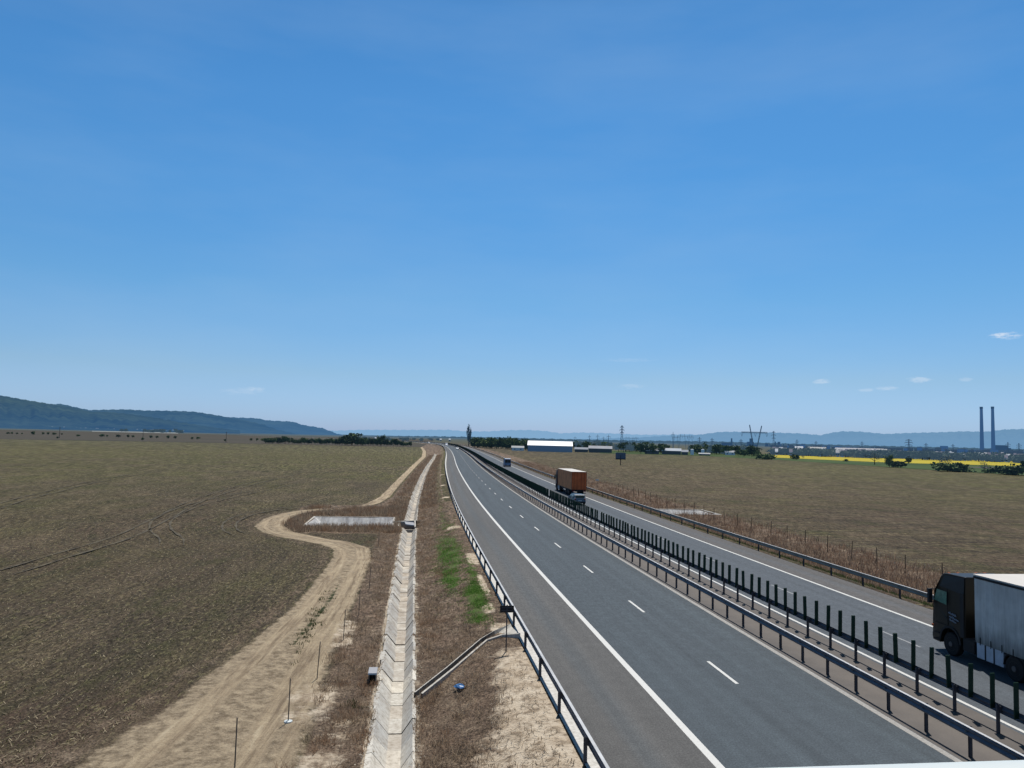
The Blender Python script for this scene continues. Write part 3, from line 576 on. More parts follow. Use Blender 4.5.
# fence posts left
fpm = MB(); fpm.tube((0, 0, -.2), (0, 0, 1.5), .022, .02, n=6)
FP0 = fpm.build('fence_post', M['post'])
fl = [(-5.1, 25.2), (-4.1, 29.0), (-3.7, 34.0), (-3.15, 40.1), (-2.75, 45.2), (-2.6, 53), (-2.9, 73)]
fll = ['bare steel fence post nearest the camera, beside the sandy track', 'bare steel fence post set in a white concrete footing', 'bare steel fence post on the track edge, third from the camera', 'bare steel fence post beside green tufts on the track, fourth from the camera', 'bare steel fence post at the weed edge, fifth from the camera']
for i, (x, y) in enumerate(fl):
    o = FP0 if i == 0 else FP0.copy()
    if i: COL.objects.link(o)
    o.location = (x, y, -1); o.rotation_euler = (random.uniform(-.04, .03), random.uniform(-.01, .05), 0)
    tag(o, fll[i] if i < 5 else 'slim steel fence post standing in dry weeds between the track and the ditch', 'fence post', 'fence posts beside the dirt track')
m = MB(); m.lathe([(-.1, .16), (.03, .15), (.05, .09)], 9, 'z'); o = m.build('post_footing', M['white_paint']); o.location = (-4.1, 29.0, -1); tag(o, 'white concrete footing around the base of a fence post', 'footing')
FP1 = MB().tube((0, 0, -.2), (0, 0, 1.7), .035, .03, n=6).build('fence_post', simple('brown_post', (.05, .038, .03), .9))
for i in range(26):
    y = 50+i*4.1; o = FP1 if i == 0 else FP1.copy()
    if i: COL.objects.link(o)
    o.location = (39.6+float(D(y))+random.uniform(-.3, .3), y, -1); o.rotation_euler = (random.uniform(-.05, .05), random.uniform(-.05, .05), 0)
    tag(o, 'thin brown fence post in the dry reddish grass beyond the right guardrail', 'fence post', 'fence posts along the right field')
# ------------------------------------------------------------------ dry weeds, grass and straw as real blades
def blades(name, pts, h0, h1, w0, w1, mat, lean=.5, label='', cat='', zf=None):
    n = len(pts); P_ = np.asarray(pts); zb = terrain(P_[:, 0], P_[:, 1]); h = rng.uniform(h0, h1, n); w_ = rng.uniform(w0, w1, n)
    a = rng.uniform(0, 2*pi, n); ca, sa = np.cos(a), np.sin(a); b = rng.uniform(0, 2*pi, n); l = rng.uniform(0, lean, n)*h
    B = np.stack([P_[:, 0], P_[:, 1], zb-.02], -1); T_ = B+np.stack([np.cos(b)*l, np.sin(b)*l, h], -1)
    s_ = np.stack([ca*w_, sa*w_, 0*w_], -1)
    V = np.stack([B-s_, B+s_, T_+s_*.35, T_-s_*.35], 1).reshape(-1, 3); Q = np.arange(4*n).reshape(n, 4)
    tone = np.repeat(rng.uniform(0, 1, n), 4); col = np.stack([tone, tone*0, tone*0, tone*0+1], -1)
    o = npmesh(name, V, Q, mat, None, {'tone': col}); tag(o, label, cat, None, 'stuff'); return o
def bmat(name, a, b, c3=None):
    t = NT(name); tl = .45; q = t.attr('tone')[0]; w = t.coord('World'); n = t.noise(w, .5, 3)
    c = t.mix(q, a, b)
    if c3: c = t.mix(t.ramp(n, .45, .65), c, c3)
    t.fin(c, .9, spec=.1); tr_ = t.new('ShaderNodeBsdfTranslucent'); t.l.new(c, tr_.inputs[0]); mx = t.new('ShaderNodeMixShader'); mx.inputs[0].default_value = tl
    t.l.new(t.b.outputs[0], mx.inputs[1]); t.l.new(tr_.outputs[0], mx.inputs[2]); t.l.new(mx.outputs[0], t.out.inputs[0]); return t.m
def scatter(n, x0, x1, y0, y1, keep, dens_pow=1.6):
    u = rng.uniform(0, 1, n); y = y0*(y1/y0)**u if dens_pow else rng.uniform(y0, y1, n)
    x = rng.uniform(x0, x1, n); x = x+D(y); k = keep(x, y); return np.stack([x[k], y[k]], -1)
def clump(P_, n_per, r):
    n = len(P_); Q_ = np.repeat(P_, n_per, 0); return Q_+rng.normal(0, r, Q_.shape)
def notditch(x, y):
    q = x-D(y); pit = (x > -11.9) & (x < -1.9) & (y > 88.5) & (y < 98.7); pr_ = (x > 36.2) & (x < 44.6) & (y > 106.5) & (y < 115); return (np.abs(q+.36) > .70) & ~pit & ~pr_ & ~((q > 4.95) & (q < 30.4))
tr_ok = lambda x, y: (seg_dist(x, y, TR)[0] > seg_dist(x, y, TR)[1]*.95)
wm = bmat('dry_weed', (.11, .075, .055), (.50, .39, .27), (.28, .18, .115))
P_ = scatter(5200, -4.6, 4.0, 17, 125, lambda x, y: notditch(x, y) & tr_ok(x, y) & ((x > -3.4+.0*y) | (rng.random(len(x)) < .35)))
pat = np.sin(P_[:, 0]*2.1+np.sin(P_[:, 1]*.7)*2)*np.sin(P_[:, 1]*.45+P_[:, 0])+.5*np.sin(P_[:, 0]*4.3-P_[:, 1]*.9)
P_ = P_[(pat > -.15) | (P_[:, 1] > 60)]
P_ = clump(P_, 18, .15); P_ = P_[notditch(P_[:, 0], P_[:, 1])]
# keep the slope near the sand thinner
k = rng.random(len(P_)) < np.clip((4.3-P_[:, 0]+.02*(P_[:, 1]-30))/3.6, .12, 1); P_ = P_[k]
blades('dry_weeds', P_, .05, .28, .006, .016, wm, 1.3, 'reddish brown dry weeds covering the banks on both sides of the ditch', 'weeds')
P_ = clump(scatter(3200, -14.5, -1.2, 83, 111, lambda x, y: notditch(x, y) & (seg_dist(x, y, TR)[0] > 1.6), 0), 9, .25)
P_ = P_[notditch(P_[:, 0], P_[:, 1])]
blades('dry_weeds', P_, .12, .6, .012, .03, wm, .8, 'tall dry reed-like weeds surrounding the concrete basin', 'weeds')
P_ = clump(scatter(3000, -3.5, 3.2, 110, 420, lambda x, y: notditch(x, y) & tr_ok(x, y)), 8, .35); P_ = P_[notditch(P_[:, 0], P_[:, 1])]
blades('dry_weeds', P_, .12, .45, .02, .05, wm, .9, 'brown dry weeds along the distant stretch of the ditch', 'weeds')
P_ = clump(scatter(6000, 31.8, 44.5, 42, 330, lambda x, y: notditch(x, y) & (rng.random(len(x)) > (x-D(y)-38)/9)), 10, .3); P_ = P_[notditch(P_[:, 0], P_[:, 1])]
blades('dry_weeds', P_, .12, .62, .012, .035, bmat('dry_reed', (.10, .064, .05), (.44, .32, .22), (.25, .155, .105)), .7, 'strip of dry reddish reeds between the right guardrail and the field', 'weeds')
P_ = clump(scatter(1500, 30.7, 32.2, 30, 150, lambda x, y: notditch(x, y)), 8, .15)
P_ = P_[(P_[:, 0]-D(P_[:, 1])) > 30.5]
gmn = bmat('green_grass', (.02, .05, .012), (.09, .17, .03))
blades('verge_grass', P_, .08, .25, .01, .02, bmat('olive_grass', (.03, .05, .016), (.13, .14, .06)), .6, 'thin green grass under the right guardrail', 'grass')
gp = []
for ex, ey, rx, ry, n in ((3.2, 66, .9, 7, 700), (2.8, 55, .7, 4.4, 420), (4.0, 47, .5, 4.0, 420), (4.3, 55, .3, 4, 120), (3.7, 42, .5, 1.8, 130), (3.6, 84, .7, 5, 160), (1.8, 60, .5, 2.5, 60), (3.6, 120, .5, 20, 150)):
    gp.append(np.stack([rng.normal(ex, rx*.7, n), rng.normal(ey, ry*.8, n)], -1))
P_ = np.concatenate(gp); pat = np.sin(P_[:, 0]*3.1+np.sin(P_[:, 1]*1.3)*1.5)+np.sin(P_[:, 1]*1.7+P_[:, 0]*2); P_ = clump(P_[pat > -.5], 12, .13); P_[:, 0] += D(P_[:, 1]); P_ = P_[notditch(P_[:, 0], P_[:, 1])]
blades('green_grass', P_, .03, .11, .008, .018, bmat('fresh_grass', (.04, .10, .018), (.14, .28, .05)), 1.2, 'bright green grass patches on the left roadside slope', 'grass')
gp = np.concatenate([np.stack([rng.normal(-5.15, .22, 60), rng.normal(44, 3.6, 60)], -1), np.stack([rng.normal(-1.9, .15, 8), rng.normal(30.5, .3, 8)], -1)])
blades('track_weeds', clump(gp, 10, .12), .04, .16, .01, .025, bmat('track_green', (.02, .035, .012), (.07, .09, .03)), .8, 'green tufts growing between the wheel ruts of the dirt track', 'weeds')
# field sprouts and straw
fk = lambda x, y: (seg_dist(x, y, TR)[0] > seg_dist(x, y, TR)[1]*1.25+.2) & (x < -6.2)
P_ = scatter(26000, -46, -5, 20, 110, fk)
blades('crop_seedlings', P_, .03, .09, .012, .03, bmat('seedling', (.035, .045, .018), (.12, .13, .05)), 1.0, 'sparse green crop seedlings across the brown left field', 'crop')
def flat_straw(name, P_, L0, L1, w_, mat, label):
    n = len(P_); z = terrain(P_[:, 0], P_[:, 1])+rng.uniform(.01, .07, n); a = rng.uniform(0, pi, n); L = rng.uniform(L0, L1, n); d_ = np.stack([np.cos(a)*L, np.sin(a)*L, rng.uniform(-.04, .04, n)], -1); s_ = np.stack([-np.sin(a)*w_, np.cos(a)*w_, 0*a], -1)
    B = np.stack([P_[:, 0], P_[:, 1], z], -1); V = np.stack([B-d_-s_, B+d_-s_, B+d_+s_, B-d_+s_], 1).reshape(-1, 3)
    tone = np.repeat(rng.uniform(0, 1, n), 4); o = npmesh(name, V, np.arange(4*n).reshape(n, 4), mat, None, {'tone': np.stack([tone, tone*0, tone*0, tone*0+1], -1)}); return tag(o, label, 'straw', None, 'stuff')
stm = bmat('pale_straw', (.15, .12, .08), (.55, .47, .32))
P_ = np.concatenate([scatter(26000, -52, -5, 20, 150, fk), scatter(2600, -22, -8, 20, 30, fk), np.stack([rng.normal(-14.5, 1.3, 300), rng.normal(26.3, .7, 300)], -1)])
flat_straw('straw_stubble', P_, .03, .10, .011, stm, 'pale scraps of straw and stubble scattered over the left field')
P_ = scatter(3500, 1, 5.0, 18, 75, notditch); P_ = P_[notditch(P_[:, 0], P_[:, 1])]
flat_straw('straw_stubble', P_, .03, .12, .009, bmat('dead_stalk', (.05, .04, .03), (.3, .23, .16)), 'dead stalks littering the sandy slope beside the left guardrail')
# rubble beside ditch
m = MB()
for _ in range(1500):
    y = 18*(85/18)**random.random(); sx = random.choice((-1.18, .48)); x = sx+random.gauss(0, .12)+float(D(y)); r = random.uniform(.015, .055); z = -1+random.uniform(-.01, .02)
    vs = [(x+r*random.uniform(.6, 1.2)*a, y+r*random.uniform(.6, 1.2)*b, z+r*random.uniform(.5, 1)*c_) for a, b, c_ in ((1, 0, 0), (0, 1, 0), (-1, 0, 0), (0, -1, 0), (0, 0, 1))]
    m.add(vs, [(0, 1, 4), (1, 2, 4), (2, 3, 4), (3, 0, 4)])
tag(m.build('rubble', simple('pale_rubble', (.42, .36, .28), .9, 0, .4, 3)), 'pale rubble scattered along both edges of the drainage ditch', 'rubble', None, 'stuff')

# ------------------------------------------------------------------ vehicles
def wheel(parent, x, y, r, w_, side, rimm=None, twin=False):
    z = r; o = MB().lathe([(-w_/2, r*.62), (-w_/2, r*.93), (-w_*.38, r), (w_*.38, r), (w_/2, r*.93), (w_/2, r*.62)], 28, 'x', (x, y, z)).build('wheel', M['black'], parent, smooth=False)
    e = side*w_/2
    MB().lathe([(-.02*side+e, r*.6), (e+.004*side, r*.58), (e-.06*side, r*.48), (e-.06*side, r*.25), (e+.03*side, r*.22), (e+.035*side, r*.1)], 20, 'x', (x, y, z)).build('rim', rimm or M['rim'], o)
    return o
def arch(cy, cz, r, n=10): return [(cy+cos(a)*r, cz+sin(a)*r) for a in [pi*i/n for i in range(n+1)]]
def semi(name, loc, rz, label, cabm, cabtop, sidem, rearm, roofm, height, cablen=2.3, curtain=True, L=13.6):
    R = empty(name, loc, rz); tag(R, label, 'lorry')
    k = height/3.75*.945
    fa = -1.3
    prof = [(0, .42), (0, 1.3), (-.03, 1.75), (-.10, 2.3), (-.28, 2.75*k), (-.62, 3.5*k), (-.80, 3.66*k), (-1.1, 3.7*k), (-2.2, 3.72*k), (-2.25, 1.0), (-1.98, .95)]+[(a, b) for a, b in [(fa-cos(q)*.62, .62+sin(q)*.60) for q in [pi*i/10 for i in range(11)]]][0:]+[(-.6, .42)]
    w = lambda y, z: 1.24-.09*max(0, (z-2.6)/1.1)-(.08 if y > -.15 else 0)
    b = MB().prismx(prof, 0, 0, lambda y, z: -w(y, z), lambda y, z: w(y, z)).build('cab', cabm, R, .03)
    for s in (-1, 1):
        q = MB(); X0 = s*1.245
        q.add([(X0, -.24, 2.28), (X0, -1.08, 2.20), (X0-s*.02, -1.08, 2.78), (X0-s*.02, -.42, 2.80)], [(0, 1, 2, 3)]); q.build('side_window', M['glass_reflect'], R)
        q = MB(); 
        q.add([(s*1.232, -.62, 2.98), (s*1.225, -2.18, 2.86), (s*1.185, -2.18, 3.66*k), (s*1.185, -.9, 3.6*k)], [(0, 1, 2, 3)]); q.build('roof_fairing', cabtop, R)
        q = MB(); q.box(min(s*1.236, s*1.252), max(s*1.236, s*1.252), -1.17, -1.15, .95, 2.9); q.box(min(s*1.236, s*1.252), max(s*1.236, s*1.252), -.22, -.20, 1.3, 2.25)
        q.box(min(s*1.236, s*1.252), max(s*1.236, s*1.252), -1.12, -.25, 1.28, 1.30); q.build('door_seam', M['dark_seam'], R)
        q = MB(); q.tube((s*1.16, -.2, 2.75), (s*1.30, -.06, 2.76), .02); q.tube((s*1.16, -.2, 2.15), (s*1.30, -.06, 2.15), .02); q.box(s*1.33-.09, s*1.33+.09, -.14, .0, 2.1, 2.75); q.build('mirror', M['chassis'], R, .01)
    for s in (-1, 1):
        lo_, hi_ = min(s*1.236, s*1.262), max(s*1.236, s*1.262)
        q = MB(); q.box(lo_, hi_, -1.10, -.90, 1.62, 1.66); q.build('door_handle', M['chassis'], R)
        for z_ in (.50, .80): MB().box(lo_, hi_, -.61, -.23, z_, z_+.08).build('step', M['chassis'], R)
        MB().box(lo_, hi_, -2.2, -1.98, 1.0, 2.9).build('air_duct', M['chassis'], R)
        q = MB(); q.box(lo_, hi_, -.20, -.08, 1.05, 1.15); q.build('side_lamp', M['orange'], R)
        ar = [(fa-cos(q_)*.70, .62+sin(q_)*.68) for q_ in [pi*i/12 for i in range(13)]]+[(fa-cos(q_)*.61, .62+sin(q_)*.59) for q_ in [pi*i/12 for i in range(12, -1, -1)]]
        MB().prismx(ar, lo_, hi_-.008 if s > 0 else hi_).build('wheel_arch_trim', M['chassis'], R)
    q = MB(); q.box(-1.1, 1.1, -.36, -.10, 2.70, 2.80); q.build('sun_visor', M['chassis'], R, .01)
    for x_ in (-.9, -.45, .45, .9): MB().box(x_-.06, x_+.06, -.86, -.78, 3.6*k, 3.68*k).build('roof_lamp', M['orange'], R)
    q = MB(); q.add([(-1.08, -.022, 1.85), (1.08, -.022, 1.85), (1.02, -.27, 2.72), (-1.02, -.27, 2.72)], [(0, 1, 2, 3)])
    for i in range(4): q.v[-4+i] = (q.v[-4+i][0], q.v[-4+i][1]+.03, q.v[-4+i][2])
    q.build('windscreen', M['glass'], R)
    q = MB(); q.box(-1.0, 1.0, -.005, .02, .75, 1.5); q.build('grille', M['chassis'], R, .01)
    for s in (-1, 1): MB().box(s*.95-.2, s*.95+.2, -.01, .03, .55, .75).build('headlight', M['glass'], R, .01)
    q = MB(); q.box(-.45, .45, -9.5, -2.2, .72, .98); q.box(-1.2, 1.2, -5.4, -2.3, .98, 1.04); q.build('chassis', M['chassis'], R)
    tp = lambda c, r_: [(c+r_*cos(a)+(.0), .70+r_*sin(a)) for a in [pi*i/8 for i in range(16)]]
    for s, ya_, yb_ in ((-1, -2.95, -4.45), (1, -2.9, -3.9)):
        def rr(g): return [(s*.92+math.copysign(min(.31, abs(.44*cos(a))), cos(a))*g, .70+math.copysign(min(.32, abs(.44*sin(a))), sin(a))*g) for a in [2*pi*(i+.5)/20 for i in range(20)]]
        def ext(q_, pr, y0_, y1_): n_ = len(pr); return q_.add([(x_, y0_, z_) for x_, z_ in pr]+[(x_, y1_, z_) for x_, z_ in pr], [tuple(range(n_)), tuple(range(2*n_-1, n_-1, -1))]+[(i, (i+1) % n_, (i+1) % n_+n_, i+n_) for i in range(n_)])
        ext(MB(), rr(1), ya_, yb_).build('fuel_tank', M['tank'], R)
        for u in (.33, .66): yy_ = ya_+(yb_-ya_)*u; ext(MB(), rr(1.04), yy_-.035, yy_+.035).build('tank_strap', M['chassis'], R)
    for s in (-1, 1):
        q = MB(); q.box(min(s*.62, s*1.2), max(s*.62, s*1.2), -2.75, -2.05, .45, 1.02); q.build('battery_box', M['chassis'], R, .02)
        wheel(R, s*1.06, fa, .51, .3, s); wheel(R, s*.98, -5.05, .51, .55, s)
        q = MB(); pr = arch(-5.05, .52, .62)+[(a_, b_) for a_, b_ in reversed(arch(-5.05, .52, .58))]; q.prismx(pr, min(s*.7, s*1.24), max(s*.7, s*1.24)); q.build('mudguard', M['chassis'], R)
    # trailer
    y0 = -2.85; y1 = y0-L; zb = 1.08; zt = height
    T_ = MB(); T_.box(-1.235, 1.235, y1, y0, zb, zt-.02); T_ = T_.build('trailer_box', sidem, R, .02)
    if curtain:
        for s in (-1, 1):
            cm = MB(); n = 120; ys_ = [y0-.08-(L-.16)*i/n for i in range(n+1)]
            for i, yy_ in enumerate(ys_):
                o_ = .012*sin(i*2.1)+.008*sin(i*.7+1)
                cm.v += [(s*(1.252+o_*.6), yy_, zb-.06), (s*(1.256+o_), yy_, zb+.7), (s*(1.252+o_), yy_, zt-.16)]
            for i in range(n): cm.f += [(3*i, 3*i+3, 3*i+4, 3*i+1), (3*i+1, 3*i+4, 3*i+5, 3*i+2)]
            c_ = cm.build('curtain', M['curtain'], R, smooth=True)
            q = MB()
            for i in range(22): yy_ = y0-.35-i*.61; q.box(min(s*1.268, s*1.282), max(s*1.268, s*1.282), yy_-.015, yy_+.015, zb-.12, zb+.2)
            q.build('strap', M['dark_seam'], c_)
            q = MB(); q.box(min(s*1.24, s*1.275), max(s*1.24, s*1.275), y1, y0, zt-.15, zt-.06); q.build('top_rail', M['chassis'], R)
    q = MB(); q.box(-1.27, 1.27, y1-.02, y0+.03, zt-.018, zt+.02); q.build('trailer_roof', roofm, R, .015)
    q = MB(); q.box(-1.2, 1.2, y1+.1, y0-.1, .93, zb-.01); q.box(-.5, .5, y1+.1, y0-1.5, .75, .93); q.build('trailer_frame', M['chassis'], R)
    for s in (-1, 1):
        for a in (0, 1.31, 2.62): wheel(R, s*1.02, y1+2.6+a, .5, .4, s)
        q = MB(); q.box(min(s*1.1, s*1.16), max(s*1.1, s*1.16), y1+6.0, y0-3.6, .5, .62); q.box(min(s*1.1, s*1.16), max(s*1.1, s*1.16), y1+6.0, y0-3.6, .78, .9); q.build('side_guard', M['chassis'], R)
        q = MB(); q.box(s*.75-.07, s*.75+.07, y0-2.7, y0-2.55, .35, .95); q.build('landing_leg', M['chassis'], R)
    # rear doors
    q = MB(); q.box(-1.22, -.012, y1-.035, y1-.003, zb+.03, zt-.08); q.build('rear_door', rearm, R, .006)
    q = MB(); q.box(.012, 1.22, y1-.035, y1-.003, zb+.03, zt-.08); q.build('rear_door', rearm, R, .006)
    q = MB()
    for x in (-.85, -.35, .35, .85): q.tube((x, y1-.06, zb+.05), (x, y1-.06, zt-.1), .022, n=8)
    q.build('locking_bar', M['orange_dark'] if not curtain else M['galv'], R)
    q = MB(); q.box(-1.24, 1.24, y1-.06, y1+.02, zb-.03, zb+.02); q.box(-1.26, -1.2, y1-.05, y1, zb, zt); q.box(1.2, 1.26, y1-.05, y1, zb, zt); q.box(-1.2, 1.2, y1-.05, y1, zt-.07, zt); q.build('rear_frame', M['orange_dark'] if not curtain else M['galv'], R)
    q = MB(); q.box(-1.15, 1.15, y1-.02, y1+.08, .45, .58); q.build('rear_bumper', M['chassis'], R)
    for s in (-1, 1): q = MB(); q.box(s*.95-.2, s*.95+.2, y1-.05, y1-.0, .78, .92); q.build('tail_light', M['tail_red'], R)
    return R, T_
R1, T1 = semi('semi_truck', (25.58, 33.92, 0), 0, 'dark brown articulated lorry with grey curtain trailer driving at the right edge', M['cab_dark'], M['cab_top'], M['curtain'], M['curtain'], M['roof_white'], 3.88)
# illegible pale script on the cab door
q = MB()
def stroke(pts, r=.012):
    for a, b in zip(pts[:-1], pts[1:]): q.tube((-1.256, -a[0], a[1]), (-1.256, -b[0], b[1]), r, n=5)
for row, (z, n, y0_) in enumerate(((1.86, 6, 1.22), (1.70, 7, 1.28), (1.56, 5, 1.30))):
    for i in range(n):
        yb = y0_+i*.085; hgt = random.choice((.055, .06, .10)); z2 = z-.012*i
        stroke([(yb, z2), (yb+.02, z2+hgt), (yb+.045, z2+.05), (yb+.055, z2), (yb+.085, z2+.02)])
q.build('door_lettering', M['script'], R1)
R2, T2 = semi('box_truck_trailer', (27.5, 140.9, 0), -.012, 'orange box lorry with white roof ahead of the dark blue car', M['cab_red'], M['cab_red'], M['orange_side'], M['orange'], M['roof_white'], 4.0, curtain=False, L=13.0)
q = MB()
for i in range(26):
    y = -2.95-i*.49
    for s in (-1, 1): q.box(min(s*1.236, s*1.25), max(s*1.236, s*1.25), y-.04, y, 1.15, 3.9)
q.build('side_rib', M['orange_side'], R2)['kind'] = 'stuff'
def car(name, loc, rz, label, body, Lc=4.3, Wc=1.78, Hc=1.5, van=False, heading='rear'):
    R = empty(name, loc, rz); tag(R, label, 'van' if van else 'car')
    h = Hc
    fa, ra = Lc/2-.85, -Lc/2+.78; r = .33 if not van else .36
    base = [(-Lc/2+.03, .35), (-Lc/2, .6)]
    if van: top = [(-Lc/2+.02, 1.0), (-Lc/2+.05, h-.1), (-Lc/2+.2, h), (Lc/2-1.9, h), (Lc/2-1.55, h-.12), (Lc/2-.8, 1.45), (Lc/2-.1, 1.1)]
    else: top = [(-Lc/2+.02, .95), (-Lc/2+.08, 1.0), (-Lc/2+.35, h-.08), (-Lc/2+.6, h), (0.1, h), (.45, h-.06), (1.05, 1.02), (Lc/2-.35, .86), (Lc/2-.05, .72)]
    bot = [(Lc/2, .5), (Lc/2-.03, .28)]+[(fa+cos(q)*(r+.05), r+sin(q)*(r+.05)) for q in [pi*i/8 for i in range(9)]]+[(ra+cos(q)*(r+.05), r+sin(q)*(r+.05)) for q in [pi*i/8 for i in range(9)]]
    prof = base+top+bot
    W = lambda y, z: Wc/2-(.16 if not van else .08)*max(0, (z-.95)/(h-.95))-(.06 if abs(y) > Lc/2-.12 else 0)
    MB().prismx(prof, 0, 0, lambda y, z: -W(y, z), lambda y, z: W(y, z)).build('body', body, R, .04)
    for s in (-1, 1):
        q = MB()
        if van: pts = [(Lc/2-1.75, 1.2), (Lc/2-1.75, h-.35), (Lc/2-1.45, h-.35), (Lc/2-1.0, 1.25)]
        else: pts = [(-Lc/2+.5, 1.0), (-Lc/2+.62, h-.1), (.3, h-.1), (.85, 1.0)]
        q.add([(s*(W(0, z)+.012), y, z) for y, z in pts], [(0, 1, 2, 3)]); q.build('side_window', M['glass'], R)
        wheel(R, s*(Wc/2-.12), fa, r, .2, s); wheel(R, s*(Wc/2-.12), ra, r, .2, s)
        q = MB(); q.box(s*(Wc/2-.18)-.1, s*(Wc/2-.18)+.1, -Lc/2-.012, -Lc/2+.05, .75, .95); q.build('tail_light', M['tail_red'], R)
        q = MB(); q.box(s*(Wc/2-.3)-.13, s*(Wc/2-.3)+.13, Lc/2-.1, Lc/2+.01, .55, .68); q.build('headlight', M['glass'], R)
        q = MB(); yb = .8 if not van else Lc/2-1.2; q.box(s*(Wc/2+.08)-.07, s*(Wc/2+.08)+.07, yb, yb+.08, 1.0, 1.12); q.build('mirror', body, R)
    if not van:
        q = MB(); q.add([(-Wc/2+.24, -Lc/2+.075, 1.04), (Wc/2-.24, -Lc/2+.075, 1.04), (Wc/2-.28, -Lc/2+.30, h-.12), (-Wc/2+.28, -Lc/2+.30, h-.12)], [(0, 1, 2, 3)])
        q.build('rear_window', M['glass'], R)
        q = MB(); q.add([(-Wc/2+.2, 1.03, 1.06), (Wc/2-.2, 1.03, 1.06), (Wc/2-.28, .50, h-.09), (-Wc/2+.28, .50, h-.09)], [(0, 1, 2, 3)]); q.build('windscreen', M['glass'], R)
    else:
        q = MB(); q.box(-Wc/2+.2, -.05, -Lc/2-.01, -Lc/2+.03, 1.3, h-.4); q.box(.05, Wc/2-.2, -Lc/2-.01, -Lc/2+.03, 1.3, h-.4); q.build('rear_window', M['glass'], R)
    q = MB(); q.box(-Wc/2+.08, Wc/2-.08, -Lc/2-.03, -Lc/2+.1, .28, .5); q.build('rear_bumper', M['chassis'], R)
    q = MB(); q.box(-.26, .26, -Lc/2-.036, -Lc/2-.031, .58, .70); q.build('number_plate', M['white_paint'], R)
    return R
car('car', (23.75, 110.3, 0), .03, 'dark blue-grey hatchback behind the orange lorry', M['car_blue'])
car('van', (float(D(246))+25.6, 250, 0), -.03, 'blue-grey van far ahead on the right carriageway', M['van_blue'], 5.4, 2.15, 2.65, True)
car('car', (float(D(562))+14.6, 562, 0), pi-.03, 'white car approaching in the distance near the median', M['car_white'])
car('car', (float(D(1004))+10.5, 1000, 0), pi+.15, 'tiny white car at the far bend of the motorway', M['car_white'], 4.5, 1.9, 1.7)
car('van', (float(D(752))+10.4, 752, 0), pi-.0, 'distant white van approaching in the outer lane', M['car_white'], 5.8, 2.2, 2.9, True)

# ------------------------------------------------------------------ overpass the photograph was taken from
OV = empty('overpass', (12, -4, 0)); tag(OV, 'overpass with white painted handrail in the bottom right corner', 'bridge')
MB().box(-45, 50, -4.6, 5.15, 6.7, 7.8).build('deck', M['deck'], OV)
m = MB(); m.tube((-45, 4.9, 8.866), (50, 4.9, 8.866), .045, n=16); m.build('handrail', M['white_paint'], OV, smooth=True)
m = MB(); m.tube((-45, 4.9, 8.35), (50, 4.9, 8.35), .02, n=8); m.tube((-45, 4.9, 7.95), (50, 4.9, 7.95), .02, n=8); m.build('lower_rail', M['white_paint'], OV)
for i in range(38): 
    x = -44.3+i*2.5; MB().box(x-.035, x+.035, 4.87, 4.93, 7.8, 8.84).build('railing_post', M['white_paint'], OV)
for x in (-22, 5.9, 31):
    MB().box(x-.5, x+.5, -3.5, 3.5, -1.0, 6.7).build('pier', M['deck'], OV)

# ------------------------------------------------------------------ trees
def crown_mesh(n, rx, ry, rz, zc, leaf, clumps, seed, shape='round'):
    g = np.random.default_rng(seed); C = []
    while len(C) < clumps:
        p = g.uniform(-1, 1, 3)
        if p@p > 1: continue
        if shape == 'poplar' and abs(p[0])+abs(p[1]) > 1.35*(1-.45*max(0, p[2])): continue
        C.append(p)
    C = np.array(C); idx = g.integers(0, clumps, n); sp = .22 if shape != 'poplar' else .14
    Pp = C[idx]+g.normal(0, sp, (n, 3)); Pp = Pp*np.array([rx, ry, rz])+np.array([0, 0, zc])
    Pp[:, 2] = np.maximum(Pp[:, 2], leaf)
    a = g.normal(0, 1, (n, 3)); a /= np.linalg.norm(a, axis=1)[:, None]; b = np.cross(a, g.normal(0, 1, (n, 3))); b /= np.linalg.norm(b, axis=1)[:, None]
    s_ = g.uniform(.5, 1.3, n)[:, None]*leaf
    V = np.stack([Pp-a*s_-b*s_*.3, Pp+a*s_*.2-b*s_*.8, Pp+a*s_+b*s_*.2, Pp-a*s_*.1+b*s_*.8], 1).reshape(-1, 3)
    return V, np.arange(4*n).reshape(n, 4)
def tree_proto(seed, kind, mat):
    R = empty('tree', (0, 0, -500))
    P_ = dict(round=(620, 2.9, 2.9, 2.6, 4.7, .45, 16), wide=(700, 4.0, 3.4, 2.3, 4.0, .48, 18), poplar=(1500, 2.1, 2.1, 11.0, 13.2, .42, 60), bush=(420, 2.3, 2.0, 1.25, 1.25, .32, 12), bare=(330, 2.6, 2.6, 2.4, 4.6, .2, 22), conifer=(450, 1.5, 1.5, 3.3, 3.9, .36, 18))[kind]
    V, Q = crown_mesh(*P_, seed, 'poplar' if kind in ('poplar', 'conifer') else 'round'); npmesh('crown', V, Q, mat, R)
    m = MB(); hh = P_[4]; rr = .22 if kind != 'poplar' else .4
    m.tube((0, 0, -.3), (.1, 0, hh*.6), rr, rr*.6, 7); m.tube((.1, 0, hh*.6), (0, .1, hh*1.25), rr*.6, rr*.2, 6)
    if kind == 'bush': m = MB(); m.tube((0, 0, -.3), (.1, 0, 1.2), .08, .04, 5)
    g = random.Random(seed)
    for i in range(6 if kind != 'bush' else 3):
        a = g.uniform(0, 6.28); z0 = hh*g.uniform(.4, .8); L = P_[1]*g.uniform(.5, .85); m.tube((0, 0, z0), (cos(a)*L, sin(a)*L, z0+P_[3]*g.uniform(.25, .5)), rr*.35, rr*.1, 5)
    m.build('trunk' if kind != 'bush' else 'stems', M['bark'], R); return R
PR = {}; used = set()
